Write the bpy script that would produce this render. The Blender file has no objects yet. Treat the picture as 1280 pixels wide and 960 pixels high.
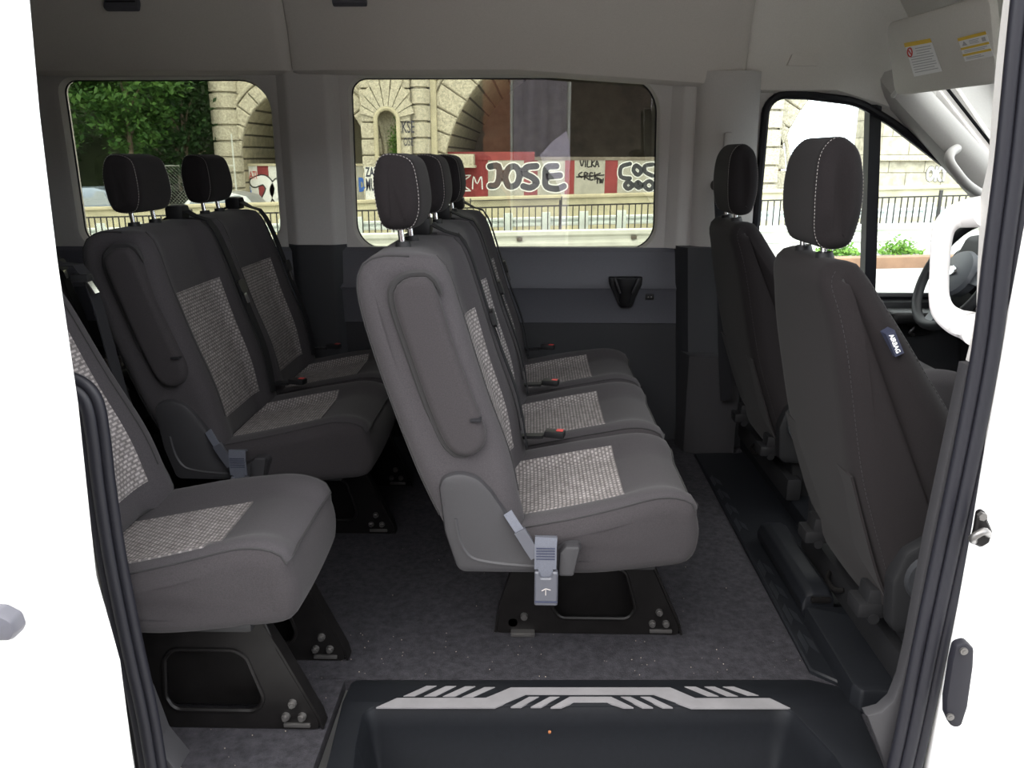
import bpy, bmesh, math, random
from math import sin, cos, pi, sqrt, atan2, radians
from mathutils import Vector, Matrix
from mathutils.geometry import tessellate_polygon
random.seed(7)
S = bpy.context.scene
COL = S.collection
# ------------------------------------------------------------------ camera
F = 995.0; EYE = Vector((0, 0, 1.15))
PITCH, YAW = radians(15.98), radians(1.384)
FW = Vector((-sin(YAW)*cos(PITCH), cos(YAW)*cos(PITCH), -sin(PITCH)))
RT = Vector((cos(YAW), sin(YAW), 0)); UP = RT.cross(FW)
cam = bpy.data.cameras.new('camera'); camo = bpy.data.objects.new('camera', cam); COL.objects.link(camo)
cam.sensor_width = 36; cam.lens = F/1280*36; cam.clip_start = .02; cam.clip_end = 400
R3 = Matrix((RT, UP, -FW)).transposed()
camo.matrix_world = Matrix.Translation(EYE) @ R3.to_4x4()
S.camera = camo
# ------------------------------------------------------------------ sky, exposure
SKY = 6.6
w = bpy.data.worlds.new('overcast'); S.world = w; w.use_nodes = True
nt = w.node_tree; bg = nt.nodes['Background']
tc = nt.nodes.new('ShaderNodeTexCoord'); sx = nt.nodes.new('ShaderNodeSeparateXYZ'); rmp = nt.nodes.new('ShaderNodeValToRGB')
nt.links.new(tc.outputs['Generated'], sx.inputs[0]); nt.links.new(sx.outputs['Z'], rmp.inputs[0]); nt.links.new(rmp.outputs[0], bg.inputs[0])
rmp.color_ramp.elements[0].position = 0.0; rmp.color_ramp.elements[0].color = (.80, .86, .95, 1)
rmp.color_ramp.elements[1].position = 0.8; rmp.color_ramp.elements[1].color = (1, .99, .98, 1)
bg.inputs[1].default_value = SKY
sun = bpy.data.lights.new('sun', 'SUN'); sun.energy = 2.4; sun.angle = radians(40); sun.color = (1, .96, .90)
suno = bpy.data.objects.new('sun', sun); COL.objects.link(suno)
suno.rotation_euler = (radians(48), 0, radians(-38))
S.view_settings.view_transform = 'Standard'; S.view_settings.look = 'None'
S.view_settings.exposure = 0.0; S.view_settings.gamma = 1; S.view_settings.use_curve_mapping = False

def at(px, py, x=None, y=None, z=None):
    d = FW + RT*((px-640)/F) - UP*((py-480)/F)
    i, v = (0, x) if x is not None else (1, y) if y is not None else (2, z)
    return EYE + d*((v-EYE[i])/d[i])
# ------------------------------------------------------------------ helpers
def smooth(a, b, v):
    t = max(0, min(1, (v-a)/(b-a))); return t*t*(3-2*t)
def off(o):
    v = Vector((0, 0, 0))
    while o: v += o.location; o = o.parent
    return v
def props(o, label=None, cat=None, group=None, kind=None):
    for k, v in (('label', label), ('category', cat), ('group', group), ('kind', kind)):
        if v: o[k] = v
    return o
def thing(name, loc, label, cat, group=None):
    o = bpy.data.objects.new(name, None); o.empty_display_size = .1; COL.objects.link(o)
    o.location = loc; return props(o, label, cat, group)
def obj(name, bm, mats, parent=None, sharp=38, **kw):
    if not isinstance(mats, (list, tuple)): mats = [mats]
    bmesh.ops.recalc_face_normals(bm, faces=bm.faces)
    if parent: o0 = off(parent)
    else:
        vs = [v.co for v in bm.verts]
        mn = [min(c[i] for c in vs) for i in range(3)]; mx = [max(c[i] for c in vs) for i in range(3)]
        o0 = Vector(((mn[0]+mx[0])/2, (mn[1]+mx[1])/2, mn[2]))
    bmesh.ops.translate(bm, verts=bm.verts, vec=-o0)
    me = bpy.data.meshes.new(name); bm.to_mesh(me); bm.free()
    for m in mats: me.materials.append(m)
    me.polygons.foreach_set('use_smooth', [True]*len(me.polygons))
    if sharp < 180: me.set_sharp_from_angle(angle=radians(sharp))
    o = bpy.data.objects.new(name, me); COL.objects.link(o)
    if parent: o.parent = parent
    else: o.location = o0
    return props(o, **kw)
def struct(name, bm, m, parent=None, **k):
    return obj(name, bm, m, parent, kind=None if parent else 'structure', **k)
def B(): return bmesh.new()
def box(bm, a, b, bev=0, rot=None, seg=2):
    a, b = Vector(a), Vector(b); c = (a+b)/2; s = b-a
    t = bmesh.new(); bmesh.ops.create_cube(t, size=1)
    bmesh.ops.scale(t, vec=s, verts=t.verts)
    if bev: bmesh.ops.bevel(t, geom=t.edges[:], offset=min(bev, min(abs(x) for x in s)*.45), segments=seg, affect='EDGES', profile=.6)
    if rot: bmesh.ops.rotate(t, verts=t.verts, matrix=rot, cent=(0, 0, 0))
    bmesh.ops.translate(t, verts=t.verts, vec=c)
    join(bm, t); return bm
def join(bm, t, mi=None):
    me = bpy.data.meshes.new('t'); t.to_mesh(me); t.free(); n = len(bm.faces); bm.from_mesh(me); bpy.data.meshes.remove(me)
    if mi is not None:
        bm.faces.ensure_lookup_table()
        for f in bm.faces[n:]: f.material_index = mi
def catmull(pts, n=8, closed=False):
    P = [Vector(p) for p in pts]; out = []; N = len(P)
    for i in range(N if closed else N-1):
        if closed: a, b, c, d = P[i-1], P[i], P[(i+1) % N], P[(i+2) % N]
        else: a, b, c, d = P[max(i-1, 0)], P[i], P[i+1], P[min(i+2, N-1)]
        for k in range(n):
            t = k/n
            out.append(.5*((2*b)+(c-a)*t+(2*a-5*b+4*c-d)*t*t+(3*b-a-3*c+d)*t**3))
    if not closed: out.append(P[-1].copy())
    return out
def tube(bm, pts, r, seg=8, closed=False, caps=True, sm=0, flat=1.0, ref=None):
    P = [Vector(p) for p in pts]
    if sm: P = catmull(P, sm, closed)
    N = len(P); rings = []; up = Vector(ref) if ref else None
    for i in range(N):
        t = (P[(i+1) % N]-P[i-1]) if closed else (P[min(i+1, N-1)]-P[max(i-1, 0)])
        t.normalize()
        if up is None: up = t.orthogonal()
        u = ((Vector(ref) if ref else up)-t*((Vector(ref) if ref else up).dot(t)))
        if u.length < 1e-6: u = t.orthogonal()
        u.normalize(); up = u; v = t.cross(u)
        rr = r[i] if isinstance(r, (list, tuple)) and len(r) == N else (r if not isinstance(r, (list, tuple)) else r[0])
        rings.append([bm.verts.new(P[i]+u*cos(2*pi*k/seg)*rr+v*sin(2*pi*k/seg)*rr*flat) for k in range(seg)])
    for i in range(N if closed else N-1):
        a, b = rings[i], rings[(i+1) % N]
        for k in range(seg): bm.faces.new((a[k], a[(k+1) % seg], b[(k+1) % seg], b[k]))
    if caps and not closed: bm.faces.new(rings[0]); bm.faces.new(rings[-1])
    return bm
def cyl(bm, a, b, r, seg=16, r2=None):
    a, b = Vector(a), Vector(b); t = (b-a).normalized(); u = t.orthogonal().normalized(); v = t.cross(u)
    r2 = r if r2 is None else r2
    A = [bm.verts.new(a+(u*cos(2*pi*k/seg)+v*sin(2*pi*k/seg))*r) for k in range(seg)]
    C = [bm.verts.new(b+(u*cos(2*pi*k/seg)+v*sin(2*pi*k/seg))*r2) for k in range(seg)]
    for k in range(seg): bm.faces.new((A[k], A[(k+1) % seg], C[(k+1) % seg], C[k]))
    bm.faces.new(A); bm.faces.new(C); return bm
def strap(bm, pts, wd, width, th, sm=0):
    P = [Vector(p) for p in pts]
    if sm: P = catmull(P, sm)
    wd = Vector(wd).normalized(); rings = []
    for i in range(len(P)):
        t = (P[min(i+1, len(P)-1)]-P[max(i-1, 0)]).normalized()
        ww = (wd-t*wd.dot(t)).normalized(); n = t.cross(ww)
        rings.append([bm.verts.new(P[i]+ww*a*width/2+n*b*th/2) for a, b in ((-1, -1), (1, -1), (1, 1), (-1, 1))])
    for a, b in zip(rings, rings[1:]):
        for k in range(4): bm.faces.new((a[k], a[(k+1) % 4], b[(k+1) % 4], b[k]))
    bm.faces.new(rings[0]); bm.faces.new(rings[-1]); return bm
def rpoly(pts, r, n=6):
    out = []; N = len(pts); P = [Vector((p[0], p[1])) for p in pts]
    for i in range(N):
        rr = r[i] if isinstance(r, (list, tuple)) else r
        a, b, c = P[i-1], P[i], P[(i+1) % N]
        if rr <= 0: out.append(b.copy()); continue
        d1, d2 = (a-b), (c-b); l1, l2 = d1.length, d2.length; d1.normalize(); d2.normalize()
        ang = d1.angle(d2)
        if ang > pi-.03: out.append(b.copy()); continue
        L = min(rr/math.tan(ang/2), l1*.49, l2*.49); R_ = L*math.tan(ang/2)
        cen = b+(d1+d2).normalized()*(R_/sin(ang/2))
        s, e = b+d1*L-cen, b+d2*L-cen
        a0 = atan2(s.y, s.x); da = (atan2(e.y, e.x)-a0+pi) % (2*pi)-pi
        for k in range(n+1): out.append(cen+Vector((cos(a0+da*k/n), sin(a0+da*k/n)))*R_)
    return out
def area2(l): return sum(l[i-1][0]*l[i][1]-l[i][0]*l[i-1][1] for i in range(len(l)))/2
def inset(l, d):
    s = 1 if area2(l) > 0 else -1; N = len(l); out = []
    for i in range(N):
        a, b, c = Vector(l[i-1]), Vector(l[i]), Vector(l[(i+1) % N])
        e1, e2 = (b-a), (c-b)
        if e1.length < 1e-9 or e2.length < 1e-9: out.append(b); continue
        n1 = Vector((-e1.y, e1.x)).normalized()*s; n2 = Vector((-e2.y, e2.x)).normalized()*s
        m = n1+n2
        if m.length < 1e-6: out.append(b); continue
        m.normalize(); out.append(b+m*d/max(.35, m.dot(n1)))
    return out
AX = {'xz': (0, 2, 1), 'xy': (0, 1, 2), 'yz': (1, 2, 0)}
def panel(bm, outer, holes, plane, d0, d1, bev=0):
    """flat board with rounded edges and holes: d0 is the face towards the viewer side"""
    ia, ib, ic = AX[plane]
    outer = [Vector((p[0], p[1])) for p in outer]; holes = [[Vector((p[0], p[1])) for p in h] for h in holes]
    if area2(outer) < 0: outer.reverse()
    for h in holes:
        if area2(h) > 0: h.reverse()
    loops = [outer]+holes
    def mk(p, d):
        c = [0, 0, 0]; c[ia] = p[0]; c[ib] = p[1]; c[ic] = d; return bm.verts.new(c)
    sg = 1 if d1 > d0 else -1
    if bev:
        ins = [inset(outer, bev)]+[[q for q in reversed(inset(list(reversed(h)), -bev))] for h in holes]
        layers = [(ins, d0), ([[a.lerp(b, .7) for a, b in zip(l, i_)] for l, i_ in zip(loops, ins)], d0+sg*bev*.3) if False else (loops, d0+sg*bev), (loops, d1)]
        if bev > .004:
            mid = [[a+(b-a)*.3 for a, b in zip(l, i_)] for l, i_ in zip(loops, ins)]
            layers.insert(1, (mid, d0+sg*bev*.3))
    else: layers = [(loops, d0), (loops, d1)]
    V = [[[mk(p, d) for p in l] for l in ls] for ls, d in layers]
    for (la, A), (lb, C) in ((((layers[i]), V[i]), ((layers[i+1]), V[i+1])) for i in range(len(layers)-1)):
        for a, c in zip(A, C):
            for k in range(len(a)): bm.faces.new((a[k-1], a[k], c[k], c[k-1]))
    for ls, vv in ((layers[0][0], V[0]), (layers[-1][0], V[-1])):
        flat = [v for l in vv for v in l]
        for t in tessellate_polygon([[Vector((p[0], p[1], 0)) for p in l] for l in ls]):
            try: bm.faces.new([flat[i] for i in t])
            except ValueError: pass
    return bm
def loft(bm, rings, caps=True, closed=True):
    V = [[bm.verts.new(p) for p in r] for r in rings]
    n = len(V[0])
    for a, b in zip(V, V[1:]):
        for k in range(n if closed else n-1): bm.faces.new((a[k], a[(k+1) % n], b[(k+1) % n], b[k]))
    if caps and closed: bm.faces.new(V[0]); bm.faces.new(V[-1])
    return bm
class Pad:
    """upholstered cushion: a closed profile in x,z swept along y with rounded ends and shaped bolsters"""
    def __init__(s, prof, y0, y1, r, ox=0, disp=None, taper=None, N=72, M=18, pre=6):
        c = catmull([Vector((a, b)) for a, b in prof], pre, True) if pre else [Vector(p) for p in prof]
        if area2(c) < 0: c.reverse()
        L = [0]
        for i in range(len(c)): L.append(L[-1]+(c[(i+1) % len(c)]-c[i]).length)
        s.P = []; j = 0
        for k in range(N):
            t = L[-1]*k/N
            while L[j+1] < t: j += 1
            s.P.append(c[j].lerp(c[(j+1) % len(c)], (t-L[j])/max(1e-9, L[j+1]-L[j])))
        s.N, s.M, s.y0, s.y1, s.r, s.ox, s.disp, s.taper = N, M, y0, y1, r, ox, disp, taper
        s.Nn = []
        for k in range(N):
            t = s.P[(k+1) % N]-s.P[k-1]; s.Nn.append(Vector((t.y, -t.x)).normalized())
        s.len = L[-1]
    def near(s, x, z): return min(range(s.N), key=lambda k: (s.P[k]-Vector((x, z))).length)
    def pos(s, u, y, o=0):
        u %= s.N; i = int(u); f = u-i; j = (i+1) % s.N; i %= s.N
        p = s.P[i].lerp(s.P[j], f); n = s.Nn[i].lerp(s.Nn[j], f).normalized()
        hw = (s.y1-s.y0)/2; yc = (s.y0+s.y1)/2; sy = (y-yc)/hw
        dd = max(0, min(y-s.y0, s.y1-y)); e = 0
        if dd < s.r: e = s.r-sqrt(max(0, s.r*s.r-(s.r-dd)**2))
        d = s.disp(sy, p, n) if s.disp else 0
        q = p+n*(o+d-e); yy = y
        if s.taper: yy = yc+(y-yc)*s.taper(p.x, p.y, sy)
        return Vector((q.x+s.ox, yy, q.y))
    def build(s, bm):
        ys = []
        for k in range(6): ys.append(s.y0+s.r*(1-cos(pi/2*k/5)))
        for k in range(1, s.M): ys.append(s.y0+s.r+(s.y1-s.y0-2*s.r)*k/s.M)
        for k in range(5, -1, -1): ys.append(s.y1-s.r*(1-cos(pi/2*k/5)))
        return loft(bm, [[s.pos(k, y) for k in range(s.N)] for y in ys])
    def patch(s, bm, ua, ub, ya, yb, o=.003, nu=22, nv=14, skew=0):
        uvl = bm.loops.layers.uv.verify(); G = []; UV = {}
        if ub < ua: ub += s.N
        du = s.len/s.N
        for i in range(-1, nu+2):
            row = []
            for j in range(-1, nv+2):
                ii, jj = max(0, min(nu, i)), max(0, min(nv, j)); edge = i != ii or j != jj
                u = ua+(ub-ua)*ii/nu; sk = 1+skew*(ii/nu-.5)
                y = (ya+yb)/2+(jj/nv-.5)*(yb-ya)*sk
                v = bm.verts.new(s.pos(u, y, -.002 if edge else o)); row.append(v); UV[v] = (y, u*du)
            G.append(row)
        for a, b in zip(G, G[1:]):
            for k in range(len(a)-1):
                f = bm.faces.new((a[k], a[k+1], b[k+1], b[k]))
                for l in f.loops: l[uvl].uv = UV[l.vert]
        return bm
def dashes(bm, pts, r, dash=.005, gap=.004):
    L = 0; cur = []; on = True; left = dash
    P = [Vector(p) for p in pts]
    for a, b in zip(P, P[1:]):
        seg = (b-a).length; t = 0
        while t < seg:
            st = min(left, seg-t)
            if on: tube(bm, [a.lerp(b, t/seg), a.lerp(b, (t+st)/seg)], r, 4)
            t += st; left -= st
            if left <= 1e-7: on = not on; left = dash if on else gap
    return bm
def text(bm, s, size, org, right, up, depth=.002, bold=0, center=False, mi=None):
    cu = bpy.data.curves.new('t', 'FONT'); cu.body = s; cu.size = size; cu.offset = bold; cu.extrude = depth/2
    cu.resolution_u = 3
    if center: cu.align_x = 'CENTER'; cu.align_y = 'CENTER'
    o = bpy.data.objects.new('t', cu); COL.objects.link(o)
    me = bpy.data.meshes.new_from_object(o.evaluated_get(bpy.context.evaluated_depsgraph_get()))
    bpy.data.objects.remove(o); bpy.data.curves.remove(cu)
    right, up = Vector(right).normalized(), Vector(up).normalized(); n = right.cross(up)
    for v in me.vertices: v.co = Vector(org)+right*v.co.x+up*v.co.y+n*v.co.z
    k = len(bm.faces); bm.from_mesh(me); bpy.data.meshes.remove(me)
    if mi is not None:
        bm.faces.ensure_lookup_table()
        for f in bm.faces[k:]: f.material_index = mi
    return bm
# ------------------------------------------------------------------ materials
def mat(name, col, rough=.6, metal=0, spec=.5, nscale=0, nvar=.0, bump=0, bscale=None, bdist=.001, sheen=0, coord='Object'):
    m = bpy.data.materials.new(name); m.use_nodes = True; n = m.node_tree.nodes; l = m.node_tree.links
    p = n['Principled BSDF']; p.inputs['Base Color'].default_value = (*col, 1); p.inputs['Roughness'].default_value = rough
    p.inputs['Metallic'].default_value = metal; p.inputs['Specular IOR Level'].default_value = spec
    if sheen: p.inputs['Sheen Weight'].default_value = sheen; p.inputs['Sheen Roughness'].default_value = .5
    if nscale or bump:
        tc = n.new('ShaderNodeTexCoord')
    if nscale:
        t = n.new('ShaderNodeTexNoise'); t.inputs['Scale'].default_value = nscale; t.inputs['Detail'].default_value = 5; t.inputs['Roughness'].default_value = .65
        l.new(tc.outputs[coord], t.inputs['Vector'])
        r = n.new('ShaderNodeValToRGB'); r.color_ramp.elements[0].position = .3; r.color_ramp.elements[1].position = .7
        r.color_ramp.elements[0].color = (*[c*(1-nvar) for c in col], 1); r.color_ramp.elements[1].color = (*[c*(1+nvar) for c in col], 1)
        l.new(t.outputs['Fac'], r.inputs[0]); l.new(r.outputs[0], p.inputs['Base Color'])
    if bump:
        t2 = n.new('ShaderNodeTexNoise'); t2.inputs['Scale'].default_value = bscale or nscale; t2.inputs['Detail'].default_value = 3
        l.new(tc.outputs[coord], t2.inputs['Vector'])
        b = n.new('ShaderNodeBump'); b.inputs['Strength'].default_value = bump; b.inputs['Distance'].default_value = bdist
        l.new(t2.outputs['Fac'], b.inputs['Height']); l.new(b.outputs[0], p.inputs['Normal'])
    return m
def glass(name, tint, ior=1.4):
    m = bpy.data.materials.new(name); m.use_nodes = True; n = m.node_tree.nodes; l = m.node_tree.links
    for x in list(n): n.remove(x)
    o = n.new('ShaderNodeOutputMaterial'); t = n.new('ShaderNodeBsdfTransparent'); t.inputs[0].default_value = (*tint, 1)
    g = n.new('ShaderNodeBsdfGlossy'); g.inputs['Roughness'].default_value = .004; g.inputs[0].default_value = (1, 1, 1, 1)
    fr = n.new('ShaderNodeFresnel'); fr.inputs[0].default_value = ior
    mx = n.new('ShaderNodeMixShader'); l.new(fr.outputs[0], mx.inputs[0]); l.new(t.outputs[0], mx.inputs[1]); l.new(g.outputs[0], mx.inputs[2]); l.new(mx.outputs[0], o.inputs[0])
    return m
def brickmat(name, c1, c2, mortar, bw, bh, ms, plane='xz', rough=.9, bump=.6, uv=False, nscale=9, bd=.02, off_=.5):
    m = bpy.data.materials.new(name); m.use_nodes = True; n = m.node_tree.nodes; l = m.node_tree.links
    p = n['Principled BSDF']; p.inputs['Roughness'].default_value = rough; p.inputs['Specular IOR Level'].default_value = .25
    tc = n.new('ShaderNodeTexCoord'); cb = n.new('ShaderNodeCombineXYZ'); br = n.new('ShaderNodeTexBrick')
    if uv: l.new(tc.outputs['UV'], br.inputs['Vector'])
    else:
        sp = n.new('ShaderNodeSeparateXYZ'); l.new(tc.outputs['Object'], sp.inputs[0])
        l.new(sp.outputs['X' if plane[0] == 'x' else 'Y'], cb.inputs[0]); l.new(sp.outputs['Z' if plane[1] == 'z' else 'Y'], cb.inputs[1]); l.new(cb.outputs[0], br.inputs['Vector'])
    br.inputs['Scale'].default_value = 1; br.inputs['Brick Width'].default_value = bw; br.inputs['Row Height'].default_value = bh
    br.inputs['Mortar Size'].default_value = ms; br.inputs['Mortar Smooth'].default_value = .3; br.inputs['Bias'].default_value = 0; br.offset = off_
    br.inputs['Color1'].default_value = (*c1, 1); br.inputs['Color2'].default_value = (*c2, 1); br.inputs['Mortar'].default_value = (*mortar, 1)
    ns = n.new('ShaderNodeTexNoise'); ns.inputs['Scale'].default_value = nscale; ns.inputs['Detail'].default_value = 6; l.new(tc.outputs['Object'], ns.inputs['Vector'])
    mx = n.new('ShaderNodeMix'); mx.data_type = 'RGBA'; mx.blend_type = 'MULTIPLY'; mx.inputs[0].default_value = .6
    rp = n.new('ShaderNodeValToRGB'); rp.color_ramp.elements[0].position = .3; rp.color_ramp.elements[0].color = (.45, .45, .42, 1); rp.color_ramp.elements[1].position = .65; rp.color_ramp.elements[1].color = (1.15, 1.15, 1.15, 1)
    l.new(ns.outputs['Fac'], rp.inputs[0]); l.new(br.outputs['Color'], mx.inputs[6]); l.new(rp.outputs[0], mx.inputs[7]); l.new(mx.outputs[2], p.inputs['Base Color'])
    b = n.new('ShaderNodeBump'); b.inputs['Strength'].default_value = bump; b.inputs['Distance'].default_value = bd; b.invert = True
    l.new(br.outputs['Fac'], b.inputs['Height']); l.new(b.outputs[0], p.inputs['Normal'])
    return m
M = {}
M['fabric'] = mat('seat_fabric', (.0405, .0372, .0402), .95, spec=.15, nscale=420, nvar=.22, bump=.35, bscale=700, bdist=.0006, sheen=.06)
M['fabric_side_shade'] = mat('seat_side_fabric_shade', (.031, .028, .030), .95, spec=.15, nscale=420, nvar=.2, bump=.35, bscale=700, bdist=.0006, sheen=.05)  # darker side tone: partly own charcoal, partly shade put into the colour
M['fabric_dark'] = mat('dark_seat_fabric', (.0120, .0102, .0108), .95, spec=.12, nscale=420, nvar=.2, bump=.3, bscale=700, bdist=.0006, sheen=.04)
M['insert'] = brickmat('woven_insert', (.30, .275, .27), (.25, .23, .23), (.13, .12, .12), .0135, .0092, .0026, uv=True, rough=.95, bump=.4, nscale=60, bd=.0006)
M['thread'] = mat('thread', (.28, .26, .25), .9)
M['seam'] = mat('seam', (.018, .017, .018), .9)
M['plastic'] = mat('charcoal_plastic', (.026, .0252, .0275), .55, spec=.35, nscale=300, nvar=.08, bump=.15, bscale=900, bdist=.0004)
M['black'] = mat('black_plastic', (.010, .010, .011), .55, spec=.3, nscale=200, nvar=.1, bump=.12, bscale=900, bdist=.0004)
M['steel'] = mat('black_painted_steel', (.006, .0055, .0055), .38, spec=.2, nscale=30, nvar=.3)
M['bolt'] = mat('dull_steel', (.16, .155, .15), .35, metal=.8)
M['chrome'] = mat('chrome', (.75, .75, .76), .12, metal=1)
M['web'] = mat('belt_webbing', (.011, .011, .013), .8, spec=.2, nscale=500, nvar=.2)
M['web_grey'] = mat('grey_webbing', (.075, .08, .10), .6, nscale=400, nvar=.15)
M['buckle'] = mat('buckle_plastic', (.052, .054, .066), .45)
M['red'] = mat('red_button', (.50, .035, .035), .5)
M['carpet'] = mat('carpet', (.028, .027, .031), 1, spec=.1, nscale=55, nvar=.35, bump=.7, bscale=320, bdist=.003)
M['rubber_mat'] = mat('ribbed_mat', (.0055, .0062, .008), .5, spec=.25, nscale=90, nvar=.15, bump=.25, bscale=500, bdist=.0006)
M['inlay'] = mat('silver_inlay', (.165, .16, .165), .5, nscale=14, nvar=.12)
M['inlay_dark'] = mat('dark_inlay', (.0095, .0105, .013), .42)
M['headliner'] = mat('headliner', (.50, .475, .44), .95, spec=.1, nscale=240, nvar=.05, bump=.2, bscale=500, bdist=.0008)
M['headliner_cab_lit'] = mat('cab_headliner_lit', (.62, .60, .56), .95, spec=.1, nscale=240, nvar=.05, bump=.2, bscale=500, bdist=.0008)  # lighter copy of the headliner; stronger cab light put into its colour
M['trim'] = mat('grey_trim', (.42, .405, .385), .65, nscale=200, nvar=.04, bump=.1, bscale=700, bdist=.0005)
M['trim_low'] = mat('charcoal_trim', (.075, .076, .09), .6, nscale=200, nvar=.08, bump=.15, bscale=700, bdist=.0005)
M['rubber'] = mat('black_rubber', (.009, .009, .013), .5, spec=.3)
M['white'] = mat('white_paint', (.84, .84, .83), .3, spec=.5)
M['glass_tint'] = glass('tinted_glass', (.62, .625, .56), 1.6)
M['glass'] = glass('clear_glass', (.90, .93, .91))
M['dash'] = mat('dash_plastic', (.020, .021, .024), .6, nscale=200, nvar=.1, bump=.15, bscale=600, bdist=.0006)
M['lever'] = mat('wheel_grey', (.10, .11, .125), .45)
M['door_handle'] = mat('door_handle_grey', (.07, .07, .085), .4)
M['sticker'] = mat('sticker_white', (.80, .80, .80), .5)
M['yellow'] = mat('sticker_yellow', (.75, .50, .03), .5)
M['ink'] = mat('ink', (.10, .10, .12), .6)
M['ink_light'] = mat('grey_ink', (.42, .42, .44), .6)
M['ink_red'] = mat('red_ink', (.6, .08, .06), .6)
M['tag'] = mat('tag_navy', (.018, .022, .045), .7)
M['debris'] = mat('debris', (.22, .19, .16), .9)
# ================================================================== van shell
NEAR, FAR = 1.25, 3.2
XB, XF = -2.75, 2.1
# floor with a notch for the step well
bm = B()
box(bm, (XB, 1.555, -.03), (.70, FAR, 0)); box(bm, (XB, 1.25, -.03), (-.42, 1.556, 0)); box(bm, (.66, 1.25, -.03), (XF, FAR, -.0005))
struct('floor', bm, M['carpet'])
bm = B(); box(bm, (XB, 1.22, 1.86), (1.15, 3.25, 1.90), .01); struct('ceiling', bm, M['headliner'])
bm = B(); loft(bm, [[(1.13, y, 1.86), (1.35, y, 1.62), (1.44, y, 1.475), (1.46, y, 1.50), (1.38, y, 1.66), (1.13, y, 1.91)] for y in (1.22, 2.2, 3.25)])
struct('ceiling_front', bm, M['headliner_cab_lit'])
# far side wall
W1 = rpoly([(-1.815, .80), (-1.008, .80), (-1.008, 1.432), (-1.815, 1.432)], [.07, .10, .12, .05], 8)
W2 = rpoly([(-.705, .79), (.492, .79), (.475, 1.436), (-.695, 1.436)], [.10, .10, .13, .06], 8)
bm = B(); panel(bm, [(XB, .76), (.83, .76), (.83, 1.50), (XB, 1.50)], [W1, W2], 'xz', 3.2, 3.262, .026); struct('wall_far', bm, M['trim'])
def pane(n, loop, y, m, gasket=True):
    bm = B(); panel(bm, inset(loop, -.004) if area2(loop) > 0 else loop, [], 'xz', y, y+.004)
    o = struct('window_%d' % n, bm, m)
    g = B(); tube(g, [(p[0], y-.006, p[1]) for p in loop], .0045, 6, closed=True); struct('gasket', g, M['rubber'], o)
    return o
pane(1, W1, 3.250, M['glass_tint']); pane(2, W2, 3.250, M['glass_tint'])
# outer skin of the far side below the windows and above
bm = B(); box(bm, (XB, 3.262, -.3), (.85, 3.27, .77)); box(bm, (.85, 3.262, -.3), (XF, 3.27, .57)); box(bm, (XB, 3.262, 1.45), (1.35, 3.27, 1.92)); struct('wall_far_skin', bm, M['white'])
# lower charcoal trim: upper part leans, ledge crease at z .64, lower part set back
prof = [(3.24, .80), (3.195, .80), (3.182, .785), (3.178, .66), (3.165, .642), (3.172, .63), (3.175, .50), (3.24, .50)]
bm = B(); loft(bm, [[(x, p[0], p[1]) for p in prof] for x in (XB, .625)]); struct('trim_1', bm, M['trim_low'])
bm = B(); loft(bm, [[(x, a, b) for a, b in ((3.24, .503), (3.185, .503), (3.178, .497), (3.186, .0), (3.24, 0))] for x in (XB, .625)]); struct('trim_17', bm, M['dash'])
# pillar covers between the windows
def pillar(n, x0, x1, z0, z1, d, m=M['trim']):
    pr = [(x0, 3.21), (x0+.015, 3.197), (x0+.055, 3.2-d), (x1-.055, 3.2-d), (x1-.015, 3.197), (x1, 3.21)]
    pr = [(p.x, p.y) for p in rpoly(pr, .03, 3)]
    bm = B(); loft(bm, [[(x, y, z) for x, y in pr] for z in (z0, z1)]); return struct('trim_%d' % n, bm, m)
pillar(2, -.985, -.725, .80, 1.46, .035)
pillar(3, .515, .665, .80, 1.455, .03)
# darker lower half of the first pillar cover
pillar(4, -.985, -.725, .0, .812, .05, M['dash'])
# B pillar behind the driver: tall grey cover from floor to roof
pr = [(.60, 3.22), (.615, 3.165), (.64, 3.135), (.70, 3.12), (.80, 3.13), (.845, 3.16), (.86, 3.22)]
bm = B(); loft(bm, [[(x+.03*(1-z/1.4), y, z) for x, y in pr] for z in (0, .3, .6, .8, 1.0, 1.2, 1.45)]); struct('trim_5', bm, M['trim'])
pr = [(.56, 3.22), (.575, 3.125), (.60, 3.09), (.70, 3.08), (.80, 3.09), (.86, 3.14), (.87, 3.22)]
bm = B(); loft(bm, [[(x+.05*(1-z/.8), y, z) for x, y in pr] for z in (0, .04, .3, .6, .812)]); struct('trim_6', bm, M['dash'])
pr = [(.60, 3.12), (.62, 3.04), (.66, 3.02), (.82, 3.03), (.84, 3.12)]
bm = B(); loft(bm, [[(x, y, z) for x, y in pr] for z in (0, .38, .40)]); struct('trim_7', bm, M['plastic'])
# roof side rails (three headliner pieces with seams)
def rail(n, xa, xb, dy, zlow, rnd=False, m=M['headliner']):
    R_ = []
    xs = [xa, xa+.006, xa+.02, (xa+xb)/2, xb-.05, xb-.02, xb-.006, xb]
    for x in xs:
        e = .012*(1-smooth(0, .02, min(x-xa, xb-x)))
        up_ = .05*(1-sqrt(max(0, 1-(1-min(1, (xb-x)/.05))**2))) if rnd else 0
        zl = (zlow(x) if callable(zlow) else zlow)+up_
        R_.append([(x, a+dy+e, b) for a, b in ((3.25, zl), (3.175, zl), (3.155, zl+.012), (3.15, zl+.03), (3.125, 1.60), (3.07, 1.72), (2.95, 1.82), (2.8, 1.862), (2.8, 1.90), (3.25, 1.9))])
    bm = B(); loft(bm, R_); return struct('trim_%d' % n, bm, m)
rail(8, XB, -.8995, 0, 1.445)
R_ = rail(9, -.8945, .785, -.012, lambda x: 1.445-.055*smooth(.35, .62, x), True)
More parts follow.
